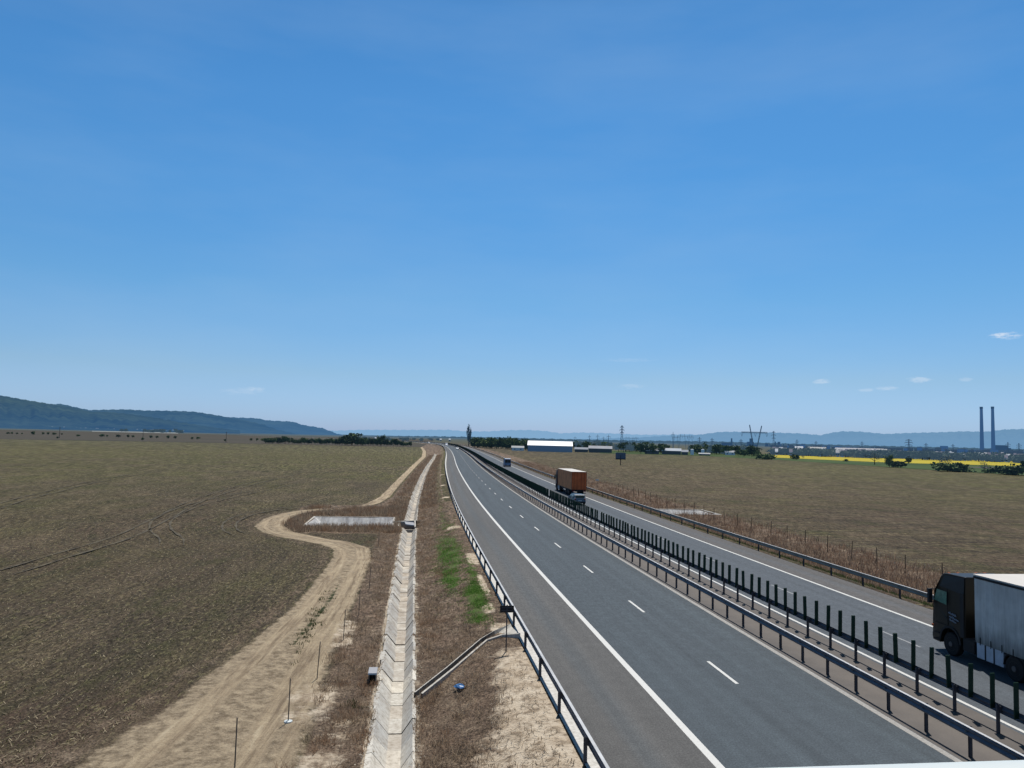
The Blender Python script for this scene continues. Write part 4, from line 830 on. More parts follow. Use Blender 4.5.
for k, kinds, mt in (('dark', ('round', 'wide', 'round'), 'leaf_dark'), ('mid', ('round', 'wide'), 'leaf_mid'), ('bush', ('bush', 'bush'), 'leaf_dark'), ('bushm', ('bush', 'bush'), 'leaf_mid'), ('bare', ('bare', 'bare'), 'leaf_bare'), ('far', ('round', 'wide', 'bush'), 'leaf_far'), ('poplar', ('poplar',), 'leaf_poplar'), ('conifer', ('conifer',), 'leaf_dark')):
    PR[k] = [(tree_proto(hash((k, i)) % 997 if False else (len(k)*31+i*7+ord(k[0])), kk, M[mt]), kk) for i, kk in enumerate(kinds)]
KH = dict(round=7.6, wide=6.6, poplar=24.5, bush=2.6, bare=7.4, conifer=7.6)
def plant(kind, px, pyb, pyt, label, group, wscale=1.0, dist=None, name='tree', var=None):
    pr, kk = PR[kind][random.randrange(len(PR[kind])) if var is None else var]
    if dist: x, y = A(px, dist)
    else: x, y = G(px, pyb)
    d_ = hypot(x, y); hz_ = HT(px, pyt, d_)+1.0
    key = id(pr)
    if key in used: R = copy_tree(pr)
    else: R = pr; used.add(key)
    R.name = name; R.location = (x, y, -1.0); s_ = hz_/KH[kk]; R.scale = (s_*wscale, s_*wscale, s_); R.rotation_euler = (0, 0, random.uniform(0, 6.28)); tag(R, label, 'tree' if name != 'shrub' else 'shrub', group); return R
# left tree belt
for i in range(58):
    px = 266+i*2.55+random.uniform(-1, 1); yb = 443.2+(px-266)*.020; hh = random.uniform(3.5, 7.5)
    if px > 400: hh *= .7
    plant('dark' if random.random() < .5 else 'mid', px, yb+.3, yb-hh, 'leafy tree in the long dark belt at the far edge of the left field', 'trees in the belt behind the left field', random.uniform(.8, 1.25))
plant('dark', 352, 445.5, 433, 'tall rounded tree standing above the middle of the left tree belt', None, 1.3)
plant('mid', 381, 445.8, 435.2, 'light green tree rising above the right half of the left belt', None, 1.1)
plant('mid', 362, 445.8, 437, 'light green tree right beside the tallest tree of the left belt', None, 1.0)
for i in range(26):
    plant('far', 340+i*4+random.uniform(-2, 2), 0, 436.5+i*.08+random.uniform(-.6, .8), 'small hazy tree on the plain behind the tree belt', 'hazy trees on the plain', 1.3, dist=random.uniform(1300, 2200))
# scattered bushes on brown plain
for px, pyb, hh in ((8, 434.3, 2.2), (12, 434.4, 2.4), (17, 434.5, 2.2), (33, 435.2, 4.2), (43, 434.8, 2.8), (48, 434.8, 2.8), (54, 435.2, 2.6), (57.5, 438.8, 2.4), (78, 436.8, 2.4), (102, 437.2, 3.2), (107, 437.2, 2.4), (118, 437.6, 3), (128, 437.8, 3), (133, 437.8, 2.8), (142.5, 440.6, 3), (151, 438.4, 3.2), (157, 438.4, 2.8), (168, 438.9, 3.6), (175, 438.9, 3.2), (192, 439.6, 2.8), (198, 439.6, 2.8), (225, 441.5, 2.6), (251, 441.0, 3), (257, 441.2, 3), (22, 434.5, 1.8), (62, 435, 2.0)):
    plant('dark', px, pyb, pyb-hh, 'small dark bush scattered on the brown plain below the hills', 'bushes on the left plain', 1.25, name='shrub')
for px in (122, 126, 145, 148, 152, 156, 162, 170, 176, 180):
    plant('far', px, 0, 428.6+(px-122)*.02+random.uniform(-1.2, .5), 'hazy tree near the village at the hill foot', 'trees at the hill village', 1.2, dist=2600)
# poplar and group beside road
plant('poplar', 468.6, 446.6, 425.6, 'tall slender dark poplar standing alone beside the motorway bend', None, 1.3, name='poplar_tree', var=0)
for i in range(52):
    px = 473+i*1.1+random.uniform(-.8, .8); yb = 447.6+(px-474)*.045; hh = random.uniform(6.5, 11.5)
    plant('dark' if random.random() < .35 else 'mid', px, yb, yb-hh, 'bushy tree in the thicket between the poplar and the white-roofed barn', 'trees in the thicket beside the poplar', random.uniform(.7, 1.05))
plant('conifer', 491.5, 448.5, 436.8, 'pointed dark tree rising above the roadside thicket', None, 1, name='conifer_tree', var=0)
# trees around the sheds on the right
for i in range(96):
    px = 575+i*1.9+random.uniform(-1.4, 1.4); hor = hor_y(px)
    if 609 < px < 616 or 668 < px < 690: continue
    plant(random.choice(('dark', 'dark', 'mid', 'far')), px, hor+9.3, hor+random.uniform(.5, 5.5), 'leafy tree among the low sheds beyond the right field', 'trees among the sheds', random.uniform(.8, 1.2), dist=random.uniform(690, 780))
for px, yt, k in ((641, 443, 'dark'), (646, 444.5, 'dark'), (653, 443, 'mid'), (661, 443.6, 'mid'), (752, 446, 'dark'), (755.5, 447.5, 'dark'), (744, 449, 'mid'), (739, 449.5, 'dark')):
    plant(k, px, 0, yt, 'taller tree standing out among the sheds beyond the field', 'taller trees by the sheds', 1.0, dist=640)
for px, yb, yt, w_, k, lb in ((763, 459.6, 453.5, 1.6, 'bush', 'dark spreading bush at the left end of the yellow field'), (769, 459.8, 455, 1.5, 'bush', 'low dark bush just right of the spreading bush'), (757, 458.5, 450.5, 1.1, 'dark', 'rounded dark tree left of the yellow field'),
                         (794.5, 459.6, 454.3, 1.0, 'bush', 'small dark bush in front of the left part of the yellow field'), (803, 459.2, 454.6, 1.0, 'bare', 'small brownish bush against the yellow field'), (846, 461.5, 459.2, 1.4, 'bush', 'tiny round bush on the yellow field edge'),
                         (874.5, 464.8, 451.0, 1.25, 'bare', 'thin budding tree with dark trunk before the yellow field'), (889.5, 467.4, 455.0, .9, 'mid', 'round pale green shrub-like tree beside a dark bush'), (897.5, 467.6, 461.0, 1.5, 'bush', 'dark bush touching the pale green tree'), (908.3, 462.8, 457.5, .7, 'bush', 'dark narrow bush below the lattice pylon'),
                         (945, 470.5, 455.0, 1.35, 'bare', 'bare brownish tree behind the wide dark hedge bush'), (947.5, 471.5, 462.8, 1.9, 'bush', 'left half of the wide dark bush before the yellow field'), (957, 471.8, 463.6, 1.9, 'bush', 'right half of the wide dark bush before the yellow field'), (967, 472.0, 467.5, 1.5, 'bushm', 'low green bush between two larger bushes'),
                         (985, 473.0, 461.0, 1.2, 'bare', 'twiggy grey shrub before the chimneys'), (989, 473.2, 468.5, 1.4, 'bush', 'small dark bush below the twiggy shrub'), (1004, 474.6, 465.8, 1.4, 'bush', 'dark bush left of the pair at the right edge'), (1013, 475.2, 467.2, 1.6, 'bush', 'dark bush right of the pair at the right edge'), (1035, 476, 462, 1.3, 'bush', 'dark bush beyond the frame')):
    plant(k, px, yb, yt, lb, None, w_, name='shrub' if k.startswith('bush') else 'tree')
# town trees
for i in range(150):
    px = 770+i*1.78+random.uniform(-1, 1); hor = hor_y(px)
    plant('far', px, 0, hor+random.uniform(2.2, 5.6), 'hazy tree in the town behind the yellow field', 'trees in the distant town', 1.6, dist=random.choice((random.uniform(745, 880), random.uniform(900, 1500))), var=random.choice((1, 2)) )
for k in PR:
    for pr, kk in PR[k]:
        if id(pr) not in used:
            for ch in list(pr.children): bpy.data.objects.remove(ch)
            bpy.data.objects.remove(pr)

# ------------------------------------------------------------------ buildings
def gable(name, px0, px1, pyt, dist, depth, wallm, roofm, label, cat='building', group=None, eave=.55, yawoff=0, flat=False):
    x0, y0 = A(px0, dist); x1, y1 = A(px1, dist); w_ = hypot(x1-x0, y1-y0); zt = HT((px0+px1)/2, pyt, dist)+1
    R = empty(name, ((x0+x1)/2, (y0+y1)/2, -1), math.atan2(y1-y0, x1-x0)+yawoff); tag(R, label, cat, group)
    ze = zt*eave; h = w_/2
    if flat:
        MB().box(-h, h, 0, depth, 0, zt*.96).build('wall', wallm, R); MB().box(-h-.3, h+.3, -.3, depth+.3, zt*.961, zt).build('roof', roofm, R)
    else:
        MB().prismx([(0, 0), (depth, 0), (depth, ze), (depth/2, zt-.15), (0, ze)], -h, h).build('wall', wallm, R)
        MB().prismx([(-.6, ze-.1), (depth/2, zt-.1), (depth+.6, ze-.1), (depth+.6, ze+.1), (depth/2, zt+.1), (-.6, ze+.1)], -h-.4, h+.4).build('roof', roofm, R)
    if name == 'barn': return R
    m = MB(); n = max(2, int(w_/4))
    for i in range(n): xx = -h+w_*(i+.5)/n; m.box(xx-.5, xx+.5, -.04, -.003, ze*.35, ze*.7)
    if w_ < 60 and cat != 'plant': m.build('window', M['b_dark'], R)
    return R
b = gable('barn', 528, 572.5, 441.3, 618, 24, M['barn_wall'], M['barn_roof'], 'long barn with bright white roof and slate blue wall behind the right field', 'barn', eave=.58)
for i, (a, c_, yt, lb, wmt, rmt) in enumerate(((589, 612, 446, 'long low grey shed with pale roof right of the barn', 'b_dark', 'roof_grey'), (575, 588, 447.5, 'low dark outbuilding just right of the barn', 'b_dark', 'b_grey'), (645, 659, 448.6, 'short pale-roofed shed below the trees', 'b_dark', 'roof_grey'), (662, 681, 448.4, 'long white-roofed shed left of the tanks', 'b_dark', 'b_white'), (681.5, 688, 450, 'small dark shed joined to the white-roofed one', 'b_dark', 'b_grey'), (699, 710, 453.0, 'low flat shed below the second white tank', 'b_dark', 'b_cream'), (512, 524, 446.0, 'small pale shed left of the barn', 'b_cream', 'b_cream'), (725, 735, 450.5, 'pale yellow building among the trees', 'b_cream', 'b_cream'), (736, 750, 456.0, 'low pale wall behind the field edge', 'b_cream', 'b_cream'))):
    gable('shed', a, c_, yt, 640 if i < 7 else 700, 9, M[wmt], M[rmt], lb, 'shed', eave=.6)
for px in (692.2, 702.8):
    x, y = A(px, 660); R = empty('storage_tank', (x, y, -1)); zt = HT(px, 449.0, 660)+1
    MB().lathe([(0, 1.35), (zt-.5, 1.35), (zt-.15, .95), (zt, .3)], 16, 'z').build('tank_shell', M['b_white'], R, smooth=False); m = MB(); m.tube((1.4, 0, 0), (1.4, 0, zt), .06); m.tube((1.4, .4, 0), (1.4, .4, zt), .06); m.build('ladder', M['b_grey'], R)
    tag(R, ('left' if px < 700 else 'right')+' one of two small white storage tanks', 'tank')
# town houses
lbls = ['small pale house with red roof in the town behind the yellow field', 'small white block in the town behind the yellow field', 'grey roofed house in the town behind the yellow field']
for i in range(105):
    px = 772+i*2.5+random.uniform(-1.2, 1.2); d_ = random.choice((random.uniform(760, 900), random.uniform(900, 1500))); w_ = random.uniform(1.2, 3.4); j = random.choice((0, 0, 1, 2)); hor = hor_y(px)
    gable('house', px, px+w_, hor+random.uniform(2.4, 5.6), d_, 8, M[('b_white', 'b_white', 'b_cream')[j]], M[('roof_red', 'b_white', 'roof_grey')[j]], lbls[j], 'house', 'houses in the distant town')
for i in range(70):
    px = 770+i*3.6+random.uniform(-1, 1); hor = hor_y(px); gable('apartment_block', px, px+random.uniform(3, 7), hor+random.uniform(-.8, 1.2), random.uniform(2300, 2900), 14, M[random.choice(('ind_blue', 'b_grey', 'b_grey'))], M['b_grey'], 'hazy flat-roofed block on the skyline of the distant town', 'building', 'hazy blocks in the town', flat=True)
for i in range(34):
    px = 30+i*4.6+random.uniform(-1.5, 1.5); d_ = 3500; gable('house', px, px+random.uniform(.6, 1.4), hor_y(px)+random.uniform(-.6, 1.0), d_, 10, M['vil'], M['vil'], 'tiny pale house in the village at the foot of the left hills', 'house', 'houses of the hill village')
for px, yt in ((375, 437.0), (440, 438.4), (449, 438.3)): gable('house', px, px+1.6, yt+.3, 1700, 8, M['b_grey'], M['b_white'], 'small white house on the plain beyond the motorway bend', 'house', 'houses beyond the bend')
gable('warehouse', 835, 884, 448.2, 1700, 60, M['b_grey'], M['roof_grey'], 'very long pale warehouse roof in the middle of the town', 'warehouse', eave=.35)
gable('warehouse', 880, 887, 449.0, 1500, 14, M['b_white'], M['b_cream'], 'pale gable end at the right of the long warehouse', 'warehouse', eave=.3)
gable('warehouse', 795, 803, 446.3, 1700, 20, M['b_white'], M['b_white'], 'pale industrial hall at the left of the town', 'warehouse', eave=.5)
gable('warehouse', 808, 826, 447.0, 1700, 20, M['b_white'], M['b_cream'], 'pale stepped industrial hall before the long warehouse', 'warehouse', eave=.5)
gable('warehouse', 996, 1004.5, 456.2, 1150, 12, M['b_white'], M['b_white'], 'bright white warehouse below the power station', 'warehouse', eave=.6)
# power station right
def chimney(px, pyt, dist, r0_, r1_, label, mat=None):
    x, y = A(px, dist); zt = HT(px, pyt, dist)+1; R = empty('chimney', (x, y, -1)); tag(R, label, 'chimney')
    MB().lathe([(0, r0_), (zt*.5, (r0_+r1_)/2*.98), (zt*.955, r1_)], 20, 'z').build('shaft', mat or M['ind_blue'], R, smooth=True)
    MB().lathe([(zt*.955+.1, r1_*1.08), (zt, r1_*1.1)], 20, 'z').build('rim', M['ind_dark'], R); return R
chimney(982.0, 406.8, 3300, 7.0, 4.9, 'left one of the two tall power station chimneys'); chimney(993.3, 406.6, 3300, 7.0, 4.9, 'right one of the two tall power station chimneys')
def blocks(name, label, dist, parts, mat, cat='power station'):
    x, y = A(parts[0][0], dist); R = empty(name, (x, y, -1), math.atan2(-x, y)); tag(R, label, cat); s_ = dist/F*1.25
    for i, (a, b_, yt) in enumerate(parts):
        xa, ya = A(a, dist); xb, yb = A(b_, dist); la = hypot(xa-x, ya-y)*(1 if a >= parts[0][0] else -1); lb = hypot(xb-x, yb-y)*(1 if b_ >= parts[0][0] else -1); zt = HT((a+b_)/2, yt, dist)+1
        MB().box(la, lb, i*.5, 40+i, 0, zt).build('block', mat, R)
    return R
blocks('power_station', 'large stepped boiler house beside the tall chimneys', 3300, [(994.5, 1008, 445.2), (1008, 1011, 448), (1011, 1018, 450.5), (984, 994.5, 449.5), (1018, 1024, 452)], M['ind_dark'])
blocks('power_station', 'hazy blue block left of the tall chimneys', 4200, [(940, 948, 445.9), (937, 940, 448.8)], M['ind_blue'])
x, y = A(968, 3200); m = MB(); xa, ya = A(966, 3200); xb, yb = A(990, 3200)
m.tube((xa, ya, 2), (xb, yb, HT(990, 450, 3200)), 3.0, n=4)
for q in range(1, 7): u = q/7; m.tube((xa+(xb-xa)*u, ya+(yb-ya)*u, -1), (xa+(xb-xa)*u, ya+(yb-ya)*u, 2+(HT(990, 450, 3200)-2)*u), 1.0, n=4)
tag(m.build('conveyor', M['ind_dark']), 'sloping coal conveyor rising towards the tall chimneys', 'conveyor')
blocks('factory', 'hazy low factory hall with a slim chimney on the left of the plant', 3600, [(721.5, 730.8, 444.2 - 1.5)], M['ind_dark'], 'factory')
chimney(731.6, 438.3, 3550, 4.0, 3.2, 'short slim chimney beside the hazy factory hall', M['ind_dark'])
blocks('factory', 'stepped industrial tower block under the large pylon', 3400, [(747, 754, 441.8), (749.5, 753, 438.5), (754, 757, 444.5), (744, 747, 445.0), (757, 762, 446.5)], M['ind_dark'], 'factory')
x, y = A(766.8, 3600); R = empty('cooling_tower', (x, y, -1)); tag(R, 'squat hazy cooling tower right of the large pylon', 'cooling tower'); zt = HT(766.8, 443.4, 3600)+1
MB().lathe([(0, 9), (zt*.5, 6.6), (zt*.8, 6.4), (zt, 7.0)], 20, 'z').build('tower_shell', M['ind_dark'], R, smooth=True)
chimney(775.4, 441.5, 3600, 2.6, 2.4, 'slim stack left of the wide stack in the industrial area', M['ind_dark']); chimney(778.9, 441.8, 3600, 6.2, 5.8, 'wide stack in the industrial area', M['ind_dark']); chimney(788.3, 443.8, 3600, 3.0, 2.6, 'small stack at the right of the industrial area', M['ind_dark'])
# pylons
def lattice(px, pyb_d, pyt, wb, wt, arms, label, name='lattice_pylon', r=.24):
    x, y = A(px, pyb_d); zt = HT(px, pyt, pyb_d)+1; R = empty(name, (x, y, -1), -math.atan2(x, y)); tag(R, label, 'pylon')
    m = MB(); n = 9; W = lambda z: wb+(wt-wb)*min(1, (z/zt)/.7)
    for sx in (-1, 1):
        for sy in (-1, 1):
            for i in range(n): z0 = zt*i/n; z1 = zt*(i+1)/n; m.tube((sx*W(z0)/2, sy*W(z0)/2, z0), (sx*W(z1)/2, sy*W(z1)/2, z1), r, n=4)
    for i in range(n):
        z0 = zt*i/n; z1 = zt*(i+1)/n
        for s in (-1, 1): m.tube((-W(z0)/2, s*W(z0)/2, z0), (W(z1)/2, s*W(z1)/2, z1), r*.7, n=4); m.tube((W(z0)/2, s*W(z0)/2, z0), (-W(z1)/2, s*W(z1)/2, z1), r*.7, n=4)
    m.build('mast', M['pylon'], R)
    for f_, a in arms:
        z = zt*f_; m = MB(); m.tube((-a, 0, z), (a, 0, z), r*1.1, n=4); m.tube((-a, 0, z), (0, 0, z+zt*.05), r*.8, n=4); m.tube((a, 0, z), (0, 0, z+zt*.05), r*.8, n=4); m.build('crossarm', M['pylon'], R)
        m = MB(); [m.tube((s*a, 0, z), (s*a, 0, z-1.6), r*.7, n=4) for s in (-1, 1)]; m.build('insulator', M['pylon'], R)
    return R
lattice(621.8, 1000, 425.3, 5.5, 1.2, ((.68, 2.4), (.8, 2.9), (.92, 2.2)), 'tall lattice pylon standing right of the barn')
lattice(773.6, 1500, 431.0, 4.5, 1.2, ((.62, 3.0), (.78, 4.0), (.93, 3.0)), 'slim lattice pylon right of the large V-shaped pylon')
lattice(908.8, 1300, 439.2, 4.5, 1.2, ((.62, 4.6), (.78, 5.4), (.93, 4.0)), 'lattice pylon with three crossarms behind the yellow field')
# V pylon
x, y = A(755.3, 1000); R = empty('v_shaped_pylon', (x, y, -1), -math.atan2(x, y)); tag(R, 'large V-shaped guyed pylon with two raised peaks and wide crossbeam', 'pylon'); k = 1000/F*1.24
sc_ = hypot(*(a-b for a, b in zip(A(756, 1000), A(755, 1000))))
zt1 = HT(749.4, 424.8, 1000)+1; zb = HT(755, 432.5, 1000)+1; zt2 = HT(761.5, 425.8, 1000)+1
for s, xt, zt in ((-1, -5.8, zt1), (1, 6.3, zt2)):
    m = MB()
    for o_ in (-.45, .45):
        m.tube((s*.8+o_*.3, 0, 0), (xt*sc_*.68+o_, 0, zb*.85), .3, n=4); m.tube((xt*sc_*.68+o_, 0, zb*.85), (xt*sc_+o_*.6, 0, zt), .3, n=4)
    for i in range(10):
        u = i/10; u2 = (i+1)/10; m.tube((s*.8+(xt*sc_*.68-s*.8)*u-.45, 0, zb*.85*u), (s*.8+(xt*sc_*.68-s*.8)*u2+.45, 0, zb*.85*u2), .14, n=4)
    m.build('mast', M['pylon'], R)
m = MB()
for zz in (-.5, .5): m.tube((-14*sc_, 0, zb+zz*1.2), (12*sc_, 0, zb+zz*1.2), .26, n=4)
for i in range(28): xx = (-14+26*i/28)*sc_; m.tube((xx, 0, zb-.6 if i % 2 else zb+.6), (xx+26/28*sc_, 0, zb+.6 if i % 2 else zb-.6), .14, n=4)
m.build('crossbeam', M['pylon'], R)
for xx in (-13.5, 0, 11.5):
    m = MB(); m.tube((xx*sc_-1.3, 0, zb-.6), (xx*sc_+ .3*0, 0, zb-5), .15, n=4); m.tube((xx*sc_+1.3, 0, zb-.6), (xx*sc_, 0, zb-5), .15, n=4); m.build('insulator', M['pylon'], R)
def portal(px, dist, pyt, w_, label, legs=2):
    x, y = A(px, dist); zt = HT(px, pyt, dist)+1; R = empty('portal_pylon', (x, y, -1), -math.atan2(x, y)+random.uniform(-.4, .4)); tag(R, label, 'pylon', 'small portal pylons on the plain')
    m = MB()
    if legs == 2: m.tube((-w_*.33, 0, 0), (-w_*.2, 0, zt), .22, n=4); m.tube((w_*.33, 0, 0), (w_*.2, 0, zt), .22, n=4)
    else: m.tube((-.5, 0, 0), (0, 0, zt), .2, n=4); m.tube((.5, 0, 0), (0, 0, zt), .2, n=4)
    m.build('leg', M['pylon'], R); m = MB(); m.tube((-w_*.5, 0, zt*.86), (w_*.5, 0, zt*.86), .22, n=4)
    for s in (-1, 0, 1): m.tube((s*w_*.5, 0, zt*.86), (s*w_*.5, 0, zt*.72), .14, n=4)
    m.build('crossarm', M['pylon'], R)
for px, d_, yt, w_, lg in ((549, 1500, 438.2, 5, 1), (552.5, 1500, 438.2, 5, 1), (575, 1400, 436.5, 5, 1), (589.5, 1200, 434.8, 4, 1), (597.6, 1100, 434.2, 4.5, 1), (603.5, 1300, 436.5, 5, 1), (608.5, 1000, 434.6, 4.5, 1), (627.5, 1300, 436.5, 12, 2), (634.5, 1300, 436.8, 12, 2), (572.5, 1200, 439, 4, 1), (673, 1100, 431.8, 4, 1), (682.5, 1200, 434.0, 16, 2), (676, 1250, 435.5, 12, 2), (690.5, 1300, 435.0, 10, 2)):
    portal(px, d_, yt, w_, 'small dark portal pylon on the hazy plain behind the sheds', lg)
for px, d_, yt in ((699.5, 1500, 437.0), (712, 1500, 438.0), (741, 1600, 439), (797, 1700, 439.5), (816, 1800, 441), (862, 1800, 441.5), (926, 1700, 443), (953, 1900, 444), (1008, 1500, 442), (1019, 1500, 443)):
    lattice(px, d_, yt, 3.6, 1.0, ((.70, 3.2), (.84, 3.6)), 'small hazy lattice pylon on the skyline of the distant town', r=.2)['group'] = 'small lattice pylons on the town skyline'
for px, yt, r_ in ((735.5, 443.5, 2.0), (769.8, 444, 2.2), (783.5, 443.5, 2.0), (804, 444.6, 2.0), (1001, 448, 2.4)):
    chimney(px, yt, 3400, r_, r_*.85, 'short hazy stack in the distant industrial area', M['ind_dark'])['group'] = 'short stacks in the industrial area'
# utility poles left
pp = MB(); pp.tube((0, 0, -.2), (0, 0, 10.5), .17, .11, 6)
for i, (px, pyb, pyt) in enumerate(((59.3, 438.2, 427.0), (142.8, 440.2, 430.2), (226, 442.8, 431.8), (278.5, 444.0, 437.0))):
    x, y = G(px, pyb); R = empty('utility_pole', (x, y, -1)); zt = HT(px, pyt, hypot(x, y))+1
    MB().tube((0, 0, -.2), (0, 0, zt), .24, .17, 6).build('pole', M['post'], R); MB().box(-.9, .9, -.07, .07, zt-.9, zt-.75).build('crossarm', M['post'], R)
    tag(R, ('leftmost dark utility pole at the field edge', 'utility pole at the field edge, second from the left', 'tallest utility pole at the field edge left of the tree belt', 'short utility pole within the left tree belt')[i], 'utility pole')
# billboard
x, y = G(620.5, 465.3); R = empty('billboard', (x, y, -1), -math.atan2(x, y)*.8); tag(R, 'dark blue-grey billboard on a single post in the right field', 'billboard')
MB().tube((0, 0, 0), (0, 0, 4.2), .16, .16, 8).build('pole', M['chassis'], R); zt = HT(620.5, 452.6, hypot(x, y))+1
MB().box(-2.1, 2.1, -.12, .12, zt-2.7, zt).build('board', M['board_back'], R, .02); m = MB(); m.box(-2.1, 2.1, -.30, -.13, zt-2.9, zt-2.5); m.box(-2.1, 2.1, .0, .1, zt-1.8, zt-1.7); m.build('frame', M['chassis'], R)
# marker board in reeds
x, y = G(597, 487.5); R = empty('marker_sign', (x, y, -1)); tag(R, 'small white sign on a post in the dry grass right of the orange lorry', 'sign'); zt = 1.6
MB().tube((0, 0, 0), (0, 0, zt), .04).build('pole', M['post'], R); MB().box(-.35, .35, -.06, -.04, zt-.1, zt+.2).build('sign_panel', M['white_paint'], R)

# ------------------------------------------------------------------ light and sky
SUN_AZ = radians(20); SUN_EL = radians(67)
sd = Vector((sin(SUN_AZ)*cos(SUN_EL), cos(SUN_AZ)*cos(SUN_EL), sin(SUN_EL)))
sl = bpy.data.lights.new('sun', 'SUN'); sl.energy = 5.0; sl.angle = radians(.53); sl.color = (1, .955, .89)
so = bpy.data.objects.new('sun', sl); COL.objects.link(so); so.rotation_euler = sd.to_track_quat('Z', 'Y').to_euler(); so.location = (0, 0, 50)
W = bpy.data.worlds.new('World'); S.world = W; W.use_nodes = True; nt = W.node_tree; bg = nt.nodes['Background']
sky = nt.nodes.new('ShaderNodeTexSky'); sky.sky_type = 'NISHITA'; sky.sun_disc = False; sky.sun_elevation = SUN_EL; sky.sun_rotation = SUN_AZ
sky.altitude = 300; sky.air_density = 1.0; sky.dust_density = .6; sky.ozone_density = 2.0
def wn(t_, **k):
    x_ = nt.nodes.new(t_)
    for a_, v_ in k.items(): setattr(x_, a_, v_)
    return x_
def wm_(op, a_, b_=0.0, cl=False):
    x_ = wn('ShaderNodeMath', operation=op, use_clamp=cl)
    for i_, v_ in enumerate((a_, b_)):
        if isinstance(v_, bpy.types.NodeSocket): nt.links.new(v_, x_.inputs[i_])
        else: x_.inputs[i_].default_value = v_
    return x_.outputs[0]
tc = wn('ShaderNodeTexCoord'); dirn = tc.outputs['Generated']
sep = wn('ShaderNodeSeparateXYZ'); nt.links.new(dirn, sep.inputs[0])
# grade of the clear sky with elevation: the haze near the horizon stays blue
gr = wn('ShaderNodeValToRGB'); nt.links.new(wm_('MAXIMUM', sep.outputs['Z'], 0.0), gr.inputs[0])
GR = [(0.0, (1, 1, 1)), (.08, (1, 1, 1)), (.2, (1, 1, 1)), (.5, (1, 1, 1))]
el = gr.color_ramp.elements
def lin(c_): c_ /= 255; return c_/12.92 if c_ < .04045 else ((c_+.055)/1.055)**2.4
GR = [(.0, (232, 224, 190), (172, 193, 216)), (.017, (229, 226, 200), (166, 192, 218)), (.076, (205, 226, 231), (150, 190, 222)), (.177, (168, 198, 230), (112, 172, 224)), (.295, (147, 176, 216), (90, 156, 218)), (.40, (139, 166, 207), (84, 148, 211)), (.50, (137, 161, 200), (74, 138, 200)), (.62, (134, 158, 198), (58, 104, 150)), (.75, (130, 155, 195), (64, 84, 102)), (1.0, (130, 155, 195), (62, 74, 84))]  # upper stops, outside the view, darkened to weaken shadow fill
while len(el) < len(GR): el.new(.5)
for e_, (p_, c0_, c1_) in zip(el, GR): e_.position = p_
for e_, (p_, c0_, c1_) in zip(el, GR): e_.color = tuple(lin(b_)/lin(a_)*.5 for a_, b_ in zip(c0_, c1_))+(1,)
g2 = wn('ShaderNodeVectorMath', operation='SCALE'); nt.links.new(gr.outputs[0], g2.inputs[0]); g2.inputs['Scale'].default_value = 2.0
mul = wn('ShaderNodeMix', data_type='RGBA', blend_type='MULTIPLY'); mul.inputs[0].default_value = 1
nt.links.new(sky.outputs[0], mul.inputs[6]); nt.links.new(g2.outputs[0], mul.inputs[7])
colr = mul.outputs[2]
nz = wn('ShaderNodeTexNoise'); mp2 = wn('ShaderNodeMapping'); mp2.inputs['Scale'].default_value = (1, 1, 4); nt.links.new(dirn, mp2.inputs[0]); nt.links.new(mp2.outputs[0], nz.inputs['Vector']); nz.inputs['Scale'].default_value = 2.2; nz.inputs['Detail'].default_value = 5; nz.inputs['Roughness'].default_value = .55
wisp = wn('ShaderNodeMix', data_type='RGBA'); nt.links.new(wm_('MULTIPLY', wm_('SUBTRACT', nz.outputs['Fac'], .42, True), .38, True), wisp.inputs[0]); nt.links.new(colr, wisp.inputs[6]); wisp.inputs[7].default_value = (4.2, 5.4, 6.6, 1); colr = wisp.outputs[2]
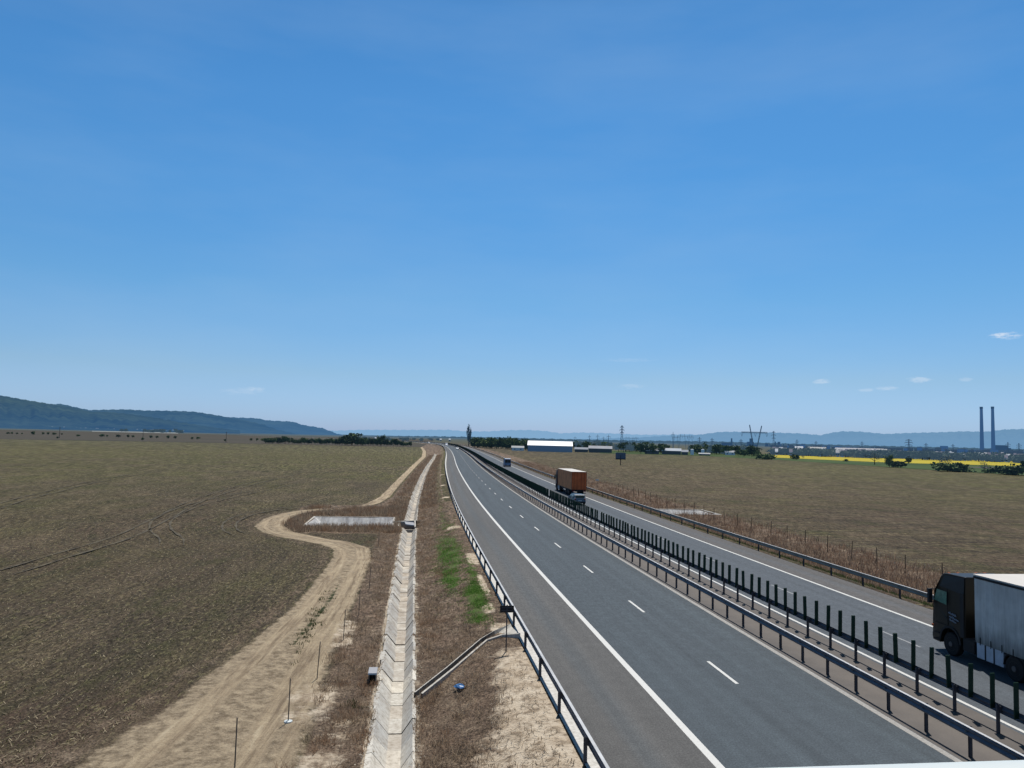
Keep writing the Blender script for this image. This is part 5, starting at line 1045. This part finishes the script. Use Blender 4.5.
noi = wn('ShaderNodeTexNoise'); mp = wn('ShaderNodeMapping'); mp.inputs['Scale'].default_value = (1, 1, 3.2); nt.links.new(dirn, mp.inputs[0]); nt.links.new(mp.outputs[0], noi.inputs['Vector']); noi.inputs['Scale'].default_value = 110; noi.inputs['Detail'].default_value = 6; noi.inputs['Roughness'].default_value = .65
for px, py, sx, sy, st in ((1006, 335.5, 15, 4.2, .42), (1000, 334.5, 9, 3, .3), (920, 379.5, 13, 3.6, .28), (821, 381.5, 10, 3.2, .26), (888, 388.5, 13, 2.8, .24), (866, 390, 9, 2.2, .18), (965, 379.5, 8, 2.4, .16), (243, 391, 26, 5, .10), (256, 389, 10, 2.5, .18), (632, 386, 18, 3.6, .12), (628, 360, 36, 3.0, .07)):
    c0 = ray(px, py).normalized(); rr_ = (ray(px+1, py).normalized()-c0).normalized(); uu_ = (ray(px, py-1).normalized()-c0).normalized(); a_ = []
    for v_, s_ in ((rr_, sx/F*.98), (uu_, sy/F)):
        dp = wn('ShaderNodeVectorMath', operation='DOT_PRODUCT'); sb = wn('ShaderNodeVectorMath', operation='SUBTRACT'); nt.links.new(dirn, sb.inputs[0]); sb.inputs[1].default_value = c0; nt.links.new(sb.outputs[0], dp.inputs[0]); dp.inputs[1].default_value = v_
        q_ = wm_('DIVIDE', dp.outputs['Value'], s_); a_.append(wm_('MULTIPLY', q_, q_))
    r_ = wm_('SUBTRACT', 1.0, wm_('ADD', a_[0], a_[1]), True)
    k_ = wm_('SUBTRACT', wm_('ADD', wm_('MULTIPLY', r_, .55), wm_('MULTIPLY', noi.outputs['Fac'], 1.9)), 1.12); k_ = wm_('MULTIPLY', wm_('MULTIPLY', k_, 1.9, True), wm_('MULTIPLY', r_, st*1.6, True), True); k_ = wm_('MINIMUM', k_, st)
    mx = wn('ShaderNodeMix', data_type='RGBA'); nt.links.new(k_, mx.inputs[0]); nt.links.new(colr, mx.inputs[6]); mx.inputs[7].default_value = (7.2, 7.6, 8.2, 1); colr = mx.outputs[2]
nt.links.new(colr, bg.inputs[0]); bg.inputs[1].default_value = .115
